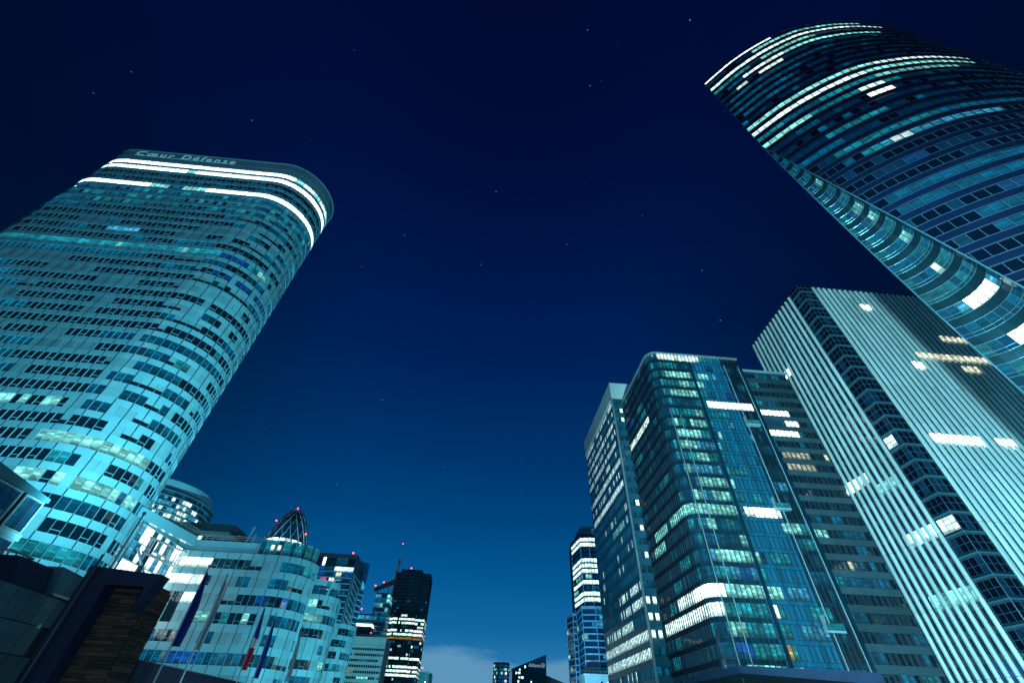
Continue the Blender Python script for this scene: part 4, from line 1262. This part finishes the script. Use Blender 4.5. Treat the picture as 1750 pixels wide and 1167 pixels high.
        o = wmb.build("ribbon_window", t)
        for m_, mb in mbs.items():
            if m_ in LIT: mb.build("lit_window", o)
        s_ = MB()
        strip(s_, zc-.85, zc+.85 if k < 27 else zc+.5, .06, "navy")
        for z in (zc-.85, zc+.72):
            strip(s_, z, z+.13, .1, "navy_line")
        s_.build("spandrel_band", t)
        # far flank
        if k % 1 == 0:
            b2 = MB(); 
            for i in range(0, N, 3):
                e = min(i+3, N)
                if S[e] <= rim(zc): continue
                P, Q = mirror(at(max(S[i], rim(zc)))), mirror(at(S[e]))
                b2.wall(Q, P, zc-.85, zc+.85, .05, "navy"); b2.wall(Q, P, zc+.86, zc+FH-.86, -.1, "glass_blue", rnd.random())
            b2.build("rear_facade", t)
    # crown line
    s_ = MB(); strip(s_, 165.2, 165.9, .25, "navy_line"); s_.build("roof_edge", t)
    # solid inside so that the body blocks light
    s_ = MB()
    za = [0, 20, 40, 60, 80, 100, 113, 165]
    for a in range(len(za)-1):
        z0, z1 = za[a], za[a+1]
        def scoop(z, n):
            s0 = rim(z); A, B_ = at(s0), mirror(at(s0))
            mid = Vector(((A[0]+B_[0])/2, (A[1]+B_[1])/2)); ch = Vector((B_[0]-A[0], B_[1]-A[1])); L = ch.length
            sag = .36*L; Rr = (L*L/4+sag*sag)/(2*sag)
            cen = mid-ax*(Rr-sag); out = []
            a0 = math.atan2(A[1]-cen.y, A[0]-cen.x); a1 = math.atan2(B_[1]-cen.y, B_[0]-cen.x)
            da = (a1-a0+math.pi) % (2*math.pi)-math.pi
            for i in range(n+1):
                th = a0+da*i/n; out.append((cen.x+Rr*math.cos(th), cen.y+Rr*math.sin(th)))
            return out
        def inner(z):
            r0 = max(rim(z)+.9, 1.6); ss = [lerp(r0, TOT-1.5, i/24) for i in range(25)]
            def pull(p):
                d = Vector((p[0]-tip[0], p[1]-tip[1])); k = ax*d.dot(ax); e = d-k; L = e.length
                f = max(.05, (L-.75)/L) if L > .01 else 1
                return (tip[0]+(k+e*f).x+ax.x*.3, tip[1]+(k+e*f).y+ax.y*.3)
            A = [pull(at(q)) for q in ss]; B_ = [pull(mirror(at(q))) for q in ss[::-1]]
            if rim(z) > 0: arc = [(p[0]+ax.x*.9, p[1]+ax.y*.9) for p in scoop(z, 10)[1:-1][::-1]]
            else: arc = [pull(at(1.6))]*9
            return A+B_+arc
        P0, P1 = inner(z0+.001), inner(z1-.001)
        s_.prism(P0, z0, z1, "core", .5, top=P1)
    s_.build("core_wall", t)
    # scooped cone: storeys from the rim apex down
    NS = 12
    for k in range(-16, 14):
        zc = 60.3+FH*k
        if zc > 111: continue
        rows_ = []
        g = MB(); lmbs = []; last = -9
        cut = min(113.6, zc+FH-.8)
        zz = [zc-.8, zc+.8, cut]
        R_ = [scoop(min(z, 113.9), NS) for z in zz]
        for i in range(NS):
            P = R_
            g.face([(P[0][i+1][0], P[0][i+1][1], zz[0]), (P[0][i][0], P[0][i][1], zz[0]), (P[1][i][0], P[1][i][1], zz[1]), (P[1][i+1][0], P[1][i+1][1], zz[1])][::-1], "scoop_band", .5)
        g.build("scoop_band", t)
        g = MB()
        for i in range(NS):
            P = R_; q = rnd.random()
            m_, lv = ("teal", q*.8) if q < .3 else (("dim", q) if q < .85 else ("glass_blue", q))
            if k == -2 and 5 <= i <= 8: m_, lv = "bright", .9
            if k == -2 and i in (9, 4): m_, lv = "sky_room", .7
            if k == -4 and 4 <= i <= 8: m_, lv = "bright", .9
            if k == 0 and i in (7,): m_, lv = "white", .5
            if k in (2, 4, 5, 8) and i in (5, 6): m_, lv = "pale", .2+.5*q  # glowing panes stand in for highlights down the scoop's middle
            if k == -3 and 3 <= i <= 9: m_, lv = "dim", q
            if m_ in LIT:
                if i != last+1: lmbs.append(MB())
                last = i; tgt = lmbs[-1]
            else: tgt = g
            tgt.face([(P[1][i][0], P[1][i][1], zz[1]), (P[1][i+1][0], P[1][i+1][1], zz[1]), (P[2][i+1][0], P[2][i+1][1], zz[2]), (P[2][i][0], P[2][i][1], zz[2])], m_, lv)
        for i in range(NS+1):
            P = R_
            w_ = .08 if rim(zc) > 3 else .03
            g.tube([(P[1][i][0]-.05*ax.x, P[1][i][1]-.05*ax.y, zz[1]), (P[2][i][0]-.05*ax.x, P[2][i][1]-.05*ax.y, zz[2])], w_, "steel_dark", 4)
        for j in (0, 1):
            g.tube([(x-.1*ax.x, y-.1*ax.y, zz[j]) for x, y in R_[j]], .045, "scoop_line", 4)
        g.tube([(x-.1*ax.x, y-.1*ax.y, lerp(zz[1], zz[2], .28)) for x, y in scoop(lerp(zz[1], zz[2], .28), NS)], .04, "scoop_line", 4)
        o = g.build("scoop_window", t)
        for lmb in lmbs: lmb.build("lit_window", o)  # also holds the panes that stand in for highlights
    for fn, nm in ((at, "rim"), (lambda q: mirror(at(q)), "rim")):
        s_ = MB(); pts = []
        for i in range(40):
            z = lerp(114, 1, i/39); p = fn(rim(z)); pts.append((p[0]-.1*ax.x, p[1]-.1*ax.y, z))
        s_.tube(pts, .11, "scoop_line", 6); s_.build("scoop_rim", t)
    s_ = MB(); s_.tube([(tip[0]-.05, tip[1], 113.5), (tip[0]-.05, tip[1], 165.4)], .14, "navy_line", 6); s_.build("prow_edge", t)
solid("scoop_band", (0.03, 0.09, 0.12), 0.3, 0.85, 0.1, 0.3)
solid("scoop_line", (0.08, 0.18, 0.22), 0.3, 0.4, 0.1)
prow_tower()

# ================================================================== glass hall, left edge
def hall():
    t = thing("glass_hall", "dark glazed hall with pale window frames in front of the big rounded tower", "building", (-44, 34, 0))
    X = -40
    s = MB(); s.box(X-8, X-.6, 22, 41.9, 0, 16.0, "core"); s.build("core_wall", t)
    s = MB(); s.hexa([(X-9, 20, 16.0), (X+.15, 20, 16.0), (X+.15, 42.1, 15.95), (X-9, 42.1, 15.95), (X-9, 20, 18.2), (X+.15, 20, 18.2), (X+.15, 42.1, 16.3), (X-9, 42.1, 16.3)], "teal_metal", .6); s.build("fascia", t)
    rnd = random.Random(2)
    y0s = [(22, 27.5), (28, 33.5), (34, 39.4), (39.8, 41.9)]
    for z0, z1 in ((13.15, 15.9), (9.8, 12.6), (6, 9.3), (2, 5.6)):
        for a, b_ in y0s:
            f = MB()
            f.box(X-.1, X+.05, a, b_, z1-.12, z1, "steel"); f.box(X-.1, X+.05, a, b_, z0, z0+.12, "steel")
            f.box(X-.1, X+.05, a, a+.14, z0+.12, z1-.12, "steel"); f.box(X-.1, X+.05, b_-.14, b_, z0+.12, z1-.12, "steel")
            o = f.build("window_frame", t)
            g_ = MB(); n = max(2, int((b_-a)/.7))
            for i in range(n):
                u0, u1 = lerp(a+.14, b_-.14, i/n), lerp(a+.14, b_-.14, (i+1)/n)
                g_.face([(X-.08, u1, z0+.12), (X-.08, u0, z0+.12), (X-.08, u0, z1-.12), (X-.08, u1, z1-.12)], "dim" if rnd.random() < .45 else "glass_blue", rnd.random()*.6)
                g_.box(X-.09, X-.04, u0-.03, u0+.03, z0+.12, z1-.12, "steel_dark")
            g_.build("pane", o)
    s = MB(); s.box(X-.7, X+.12, 21, 42.1, 12.62, 13.13, "panel_dark", .3); s.box(X-.7, X+.12, 21, 42.0, 9.32, 9.78, "panel_dark", .3); s.build("ledge", t)
hall()

# ================================================================== dark clad cabin, lower left
def cabin():
    t = thing("clad_cabin", "low dark cabin clad in teal metal panels beside the timber kiosk", "cabin", (-17.5, 18.5, 0))
    X = -16
    s = MB(); s.box(X-3, X-.1, 12, 21.5, 0, 4.95, "core"); s.build("wall", t)
    rnd = random.Random(33)
    for z0, z1 in ((4.1, 4.98), (3.22, 4.07), (2.2, 3.19), (0.2, 2.17)):
        s = MB(); y = 12.1
        while y < 21.4:
            y1 = min(y+.68, 21.45)
            if z0 == 3.22 and 19.75 < y < 20.4: s.box(X-.09, X-.06, y, y1-.04, z0, z1, "core")
            else:
                s.hexa([(X-.09, y, z0), (X, y, z0), (X, y1-.04, z0), (X-.09, y1-.04, z0), (X-.09, y, z1), (X, y, z1), (X, y1-.04, z1), (X-.09, y1-.04, z1)], "teal_metal", rnd.random())
            y += .68
        s.build("cladding", t)
    s = MB(); s.hexa([(X-1.2, 17.9, 5.0), (X-.02, 17.9, 5.0), (X-.02, 19.42, 5.0), (X-1.2, 19.42, 5.0), (X-1.2, 17.7, 5.85), (X-.35, 17.7, 5.85), (X-.35, 19.4, 5.85), (X-1.2, 19.4, 5.85)], "blue_paint", .9); s.build("roof_box", t)
    s = MB(); s.hexa([(X-1.4, 19.55, 5.02), (X+.1, 19.55, 5.02), (X+.1, 21.75, 4.98), (X-1.4, 21.75, 4.98), (X-1.4, 19.5, 5.95), (X-.1, 19.5, 5.95), (X-.1, 21.7, 5.85), (X-1.4, 21.7, 5.85)], "teal_metal", .5)
    s.box(X+.1, X+.16, 19.6, 21.7, 5.0, 5.08, "steel"); s.build("roof_box", t)
    s = MB(); s.box(X-.06, X+.04, 20.0, 20.12, 4.02, 4.16, "panel"); s.build("bulkhead_lamp", t)
    return t
cabin()
t = thing("roof_ladder", "pale metal cage ladder rising over the clad cabin's roof", "ladder", (-17.6, 19.2, 4.95))
s = MB()
for y in (18.55, 18.9, 19.25, 19.7): s.tube([(-17.6, y, 4.9), (-17.6, y, 6.25)], .035, "steel", 6)
s.build("upright", t)
s = MB()
for z in (5.3, 6.22): s.tube([(-17.6, 18.5, z), (-17.6, 19.75, z)], .035, "steel", 6)
s.tube([(-18.2, 18.55, 6.22), (-17.6, 18.55, 6.22)], .035, "steel", 6); s.tube([(-18.2, 19.7, 6.22), (-17.6, 19.7, 6.22)], .035, "steel", 6)
s.build("rung", t)

# ================================================================== timber kiosk with blue hood
def kiosk():
    t = thing("timber_kiosk", "timber boarded kiosk with a dark blue hood frame", "kiosk", (-13.3, 20.6, 0))
    rnd = random.Random(44)
    s = MB(); s.box(-14.6, -12.66, 20.06, 21.15, 0, 5.62, "core"); s.build("wall", t)
    s = MB(); z = .1
    while z < 5.55:
        h = rnd.uniform(.09, .16); z1 = min(z+h, 5.6); c_ = rnd.random(); xm = rnd.uniform(-13.7, -13.0)
        o1, o2 = rnd.uniform(0, .03), rnd.uniform(0, .03)
        s.box(-14.6, xm, 20.0-o1, 20.05, z+.006, z1-.006, "wood", c_); s.box(xm+.006, -12.66, 20.0-o2, 20.05, z+.006, z1-.006, "wood", rnd.random())
        z = z1
    s.build("front_boards", t)
    s = MB(); z = .1
    while z < 5.5:
        h = rnd.uniform(.1, .17); z1 = min(z+h, 5.5)
        o1 = rnd.uniform(0, .025)
        s.box(-12.65, -12.6+o1, 20.06, 21.2, z+.006, z1-.006, "wood", rnd.random()); z = z1
    s.build("side_boards", t)
    s = MB()
    # hood: left jamb, lintel, flared right edge
    xz_prism(s, [(-15.05, 0), (-14.06, 0), (-14.06, 5.42), (-12.62, 5.40), (-12.61, 4.56), (-12.22, 5.84), (-15.02, 6.02)], 19.35, 19.96, "blue_paint", .5)
    s.build("hood", t)
    s = MB(); s.tube([(-14.72, 19.2, 0), (-14.72, 19.2, 6.4)], .045, "steel_dark", 8); s.build("drain_pipe", t)
    s = MB(); s.box(-12.58, -12.2, 21.24, 21.3, 4.6, 5.3, "teal_metal", .6); s.build("side_panel", t)
    return t
kiosk()

# ================================================================== flagpoles and flags
poles = [(-18.5, 25.1, "bare flagpole without a flag beside the timber kiosk", None),
         (-19.37, 35.3, "flagpole carrying the limp plain blue flag, second from the kiosk", "blue"),
         (-19.05, 37.74, "flagpole carrying the limp white flag", "white"),
         (-19.31, 47.26, "flagpole carrying the limp blue, white and red flag", "tri"),
         (-20.07, 52.54, "flagpole carrying a limp deep blue flag beside the tricolour", "blue2"),
         (-19.33, 59.57, "flagpole in front of the middle wing carrying a narrow pale flag", "pale")]
fl_lab = {"blue": "limp plain blue flag hanging in front of the broad low wing", "white": "limp white flag hanging between the plain blue flag and the tricolour",
          "tri": "limp tricolour flag of blue, white and red on its pole", "blue2": "limp deep blue flag between the tricolour and the middle wing", "pale": "narrow pale limp flag in front of the middle wing"}
proto = None
for i, (x, y, lab, kind) in enumerate(poles):
    if proto is None:
        t = thing("flagpole", lab, "flagpole", (x, y, 0), "flagpoles in a row along the avenue")
        s = MB(); s.tube([(x, y, 0), (x, y, 5), (x, y, 9.9)], .075, "steel", 8, r1=.045); s.build("pole", t)
        s = MB(); s.ball((x, y, 9.98), .1, "steel"); s.build("finial", t)
        s = MB(); s.prism(arc_path((x, y), .2, 0, 330, .12), .004, .12, "steel_dark"); s.build("base", t)
        proto = t
    else:
        t = proto.copy(); COL.objects.link(t); t.location = (x, y, 0); t["label"] = lab; LOCS[t.name] = (x, y, 0)
        for ch in list(proto.children):
            c_ = ch.copy(); COL.objects.link(c_); c_.parent = t
    if kind:
        s = MB(); ln = {"blue": 4.4, "white": 4.3, "tri": 4.6, "blue2": 4.8, "pale": 4.2}[kind]
        wd = {"blue": .5, "white": .42, "tri": .4, "blue2": .38, "pale": .3}[kind]
        rnd = random.Random(60+i); ph = rnd.random()*6
        nz_, nu = 26, 10
        def pt(a, u):
            z = 9.6-ln*a
            wv = wd*(.35+.65*min(1, a*2.2))*(1-.12*a)
            fold = .11*math.sin(u*9+ph+a*2.2)*(.3+.7*u)
            return (x+.08+u*wv*.92, y-.05+fold-.16*u*math.sin(a*3+ph), z-.25*u*(1-a))
        for a in range(nz_):
            for u in range(nu):
                m_ = {"blue": "flag_blue", "white": "flag_white", "blue2": "flag_blue", "pale": "flag_white"}.get(kind)
                if kind == "tri": m_ = "flag_blue" if a < 13 else ("flag_white" if a < 17 else "flag_red")
                P = [pt(a/nz_, u/nu), pt(a/nz_, (u+1)/nu), pt((a+1)/nz_, (u+1)/nu), pt((a+1)/nz_, u/nu)]
                s.face(P, m_)
        o = s.build("flag", None, smooth=True)
        md = o.modifiers.new("thickness", 'SOLIDIFY'); md.thickness = .012
        o["label"] = fl_lab[kind]; o["category"] = "flag"; o["group"] = "flags on the avenue's flagpoles"

# dark blue awnings at the foot of the view
def awning(label, x0, x1, y0, y1, z):
    t = thing("awning", label, "awning", ((x0+x1)/2, (y0+y1)/2, 0))
    s = MB(); s.hexa([(x0, y0, z-.9), (x1, y0, z-1.5), (x1, y1, z-1.5), (x0, y1, z-.9), (x0, y0, z), (x1, y0, z-.05), (x1, y1, z-.05), (x0, y1, z)], "blue_canvas"); s.build("canvas", t)
    for a in (x0+.3, x1-.3):
        for b_ in (y0+.3, y1-.3):
            s = MB(); s.tube([(a, b_, 0), (a, b_, z-1.4)], .06, "steel_dark"); s.build("leg", t)
    s = MB(); s.box(x1+.003, x1+.03, y0, y1, z-.09, z-.03, "steel_dark"); s.build("hem", t)
awning("dark blue awning behind the flagpoles at the foot of the broad low wing", -27, -21, 35.6, 54, 4.5)
awning("dark blue awning at the foot of the broad dark glass tower", 40, 62, 75, 94.5, 10.1)

# ------------------------------------------------------------------ render look
scene.render.engine = 'CYCLES'
scene.view_settings.view_transform = 'Standard'
scene.view_settings.look = 'None'
scene.view_settings.exposure = 0; scene.view_settings.gamma = 1
scene.cycles.max_bounces = 5; scene.cycles.glossy_bounces = 3; scene.cycles.diffuse_bounces = 2
scene.cycles.sample_clamp_indirect = 2.0
scene.cycles.use_denoising = True
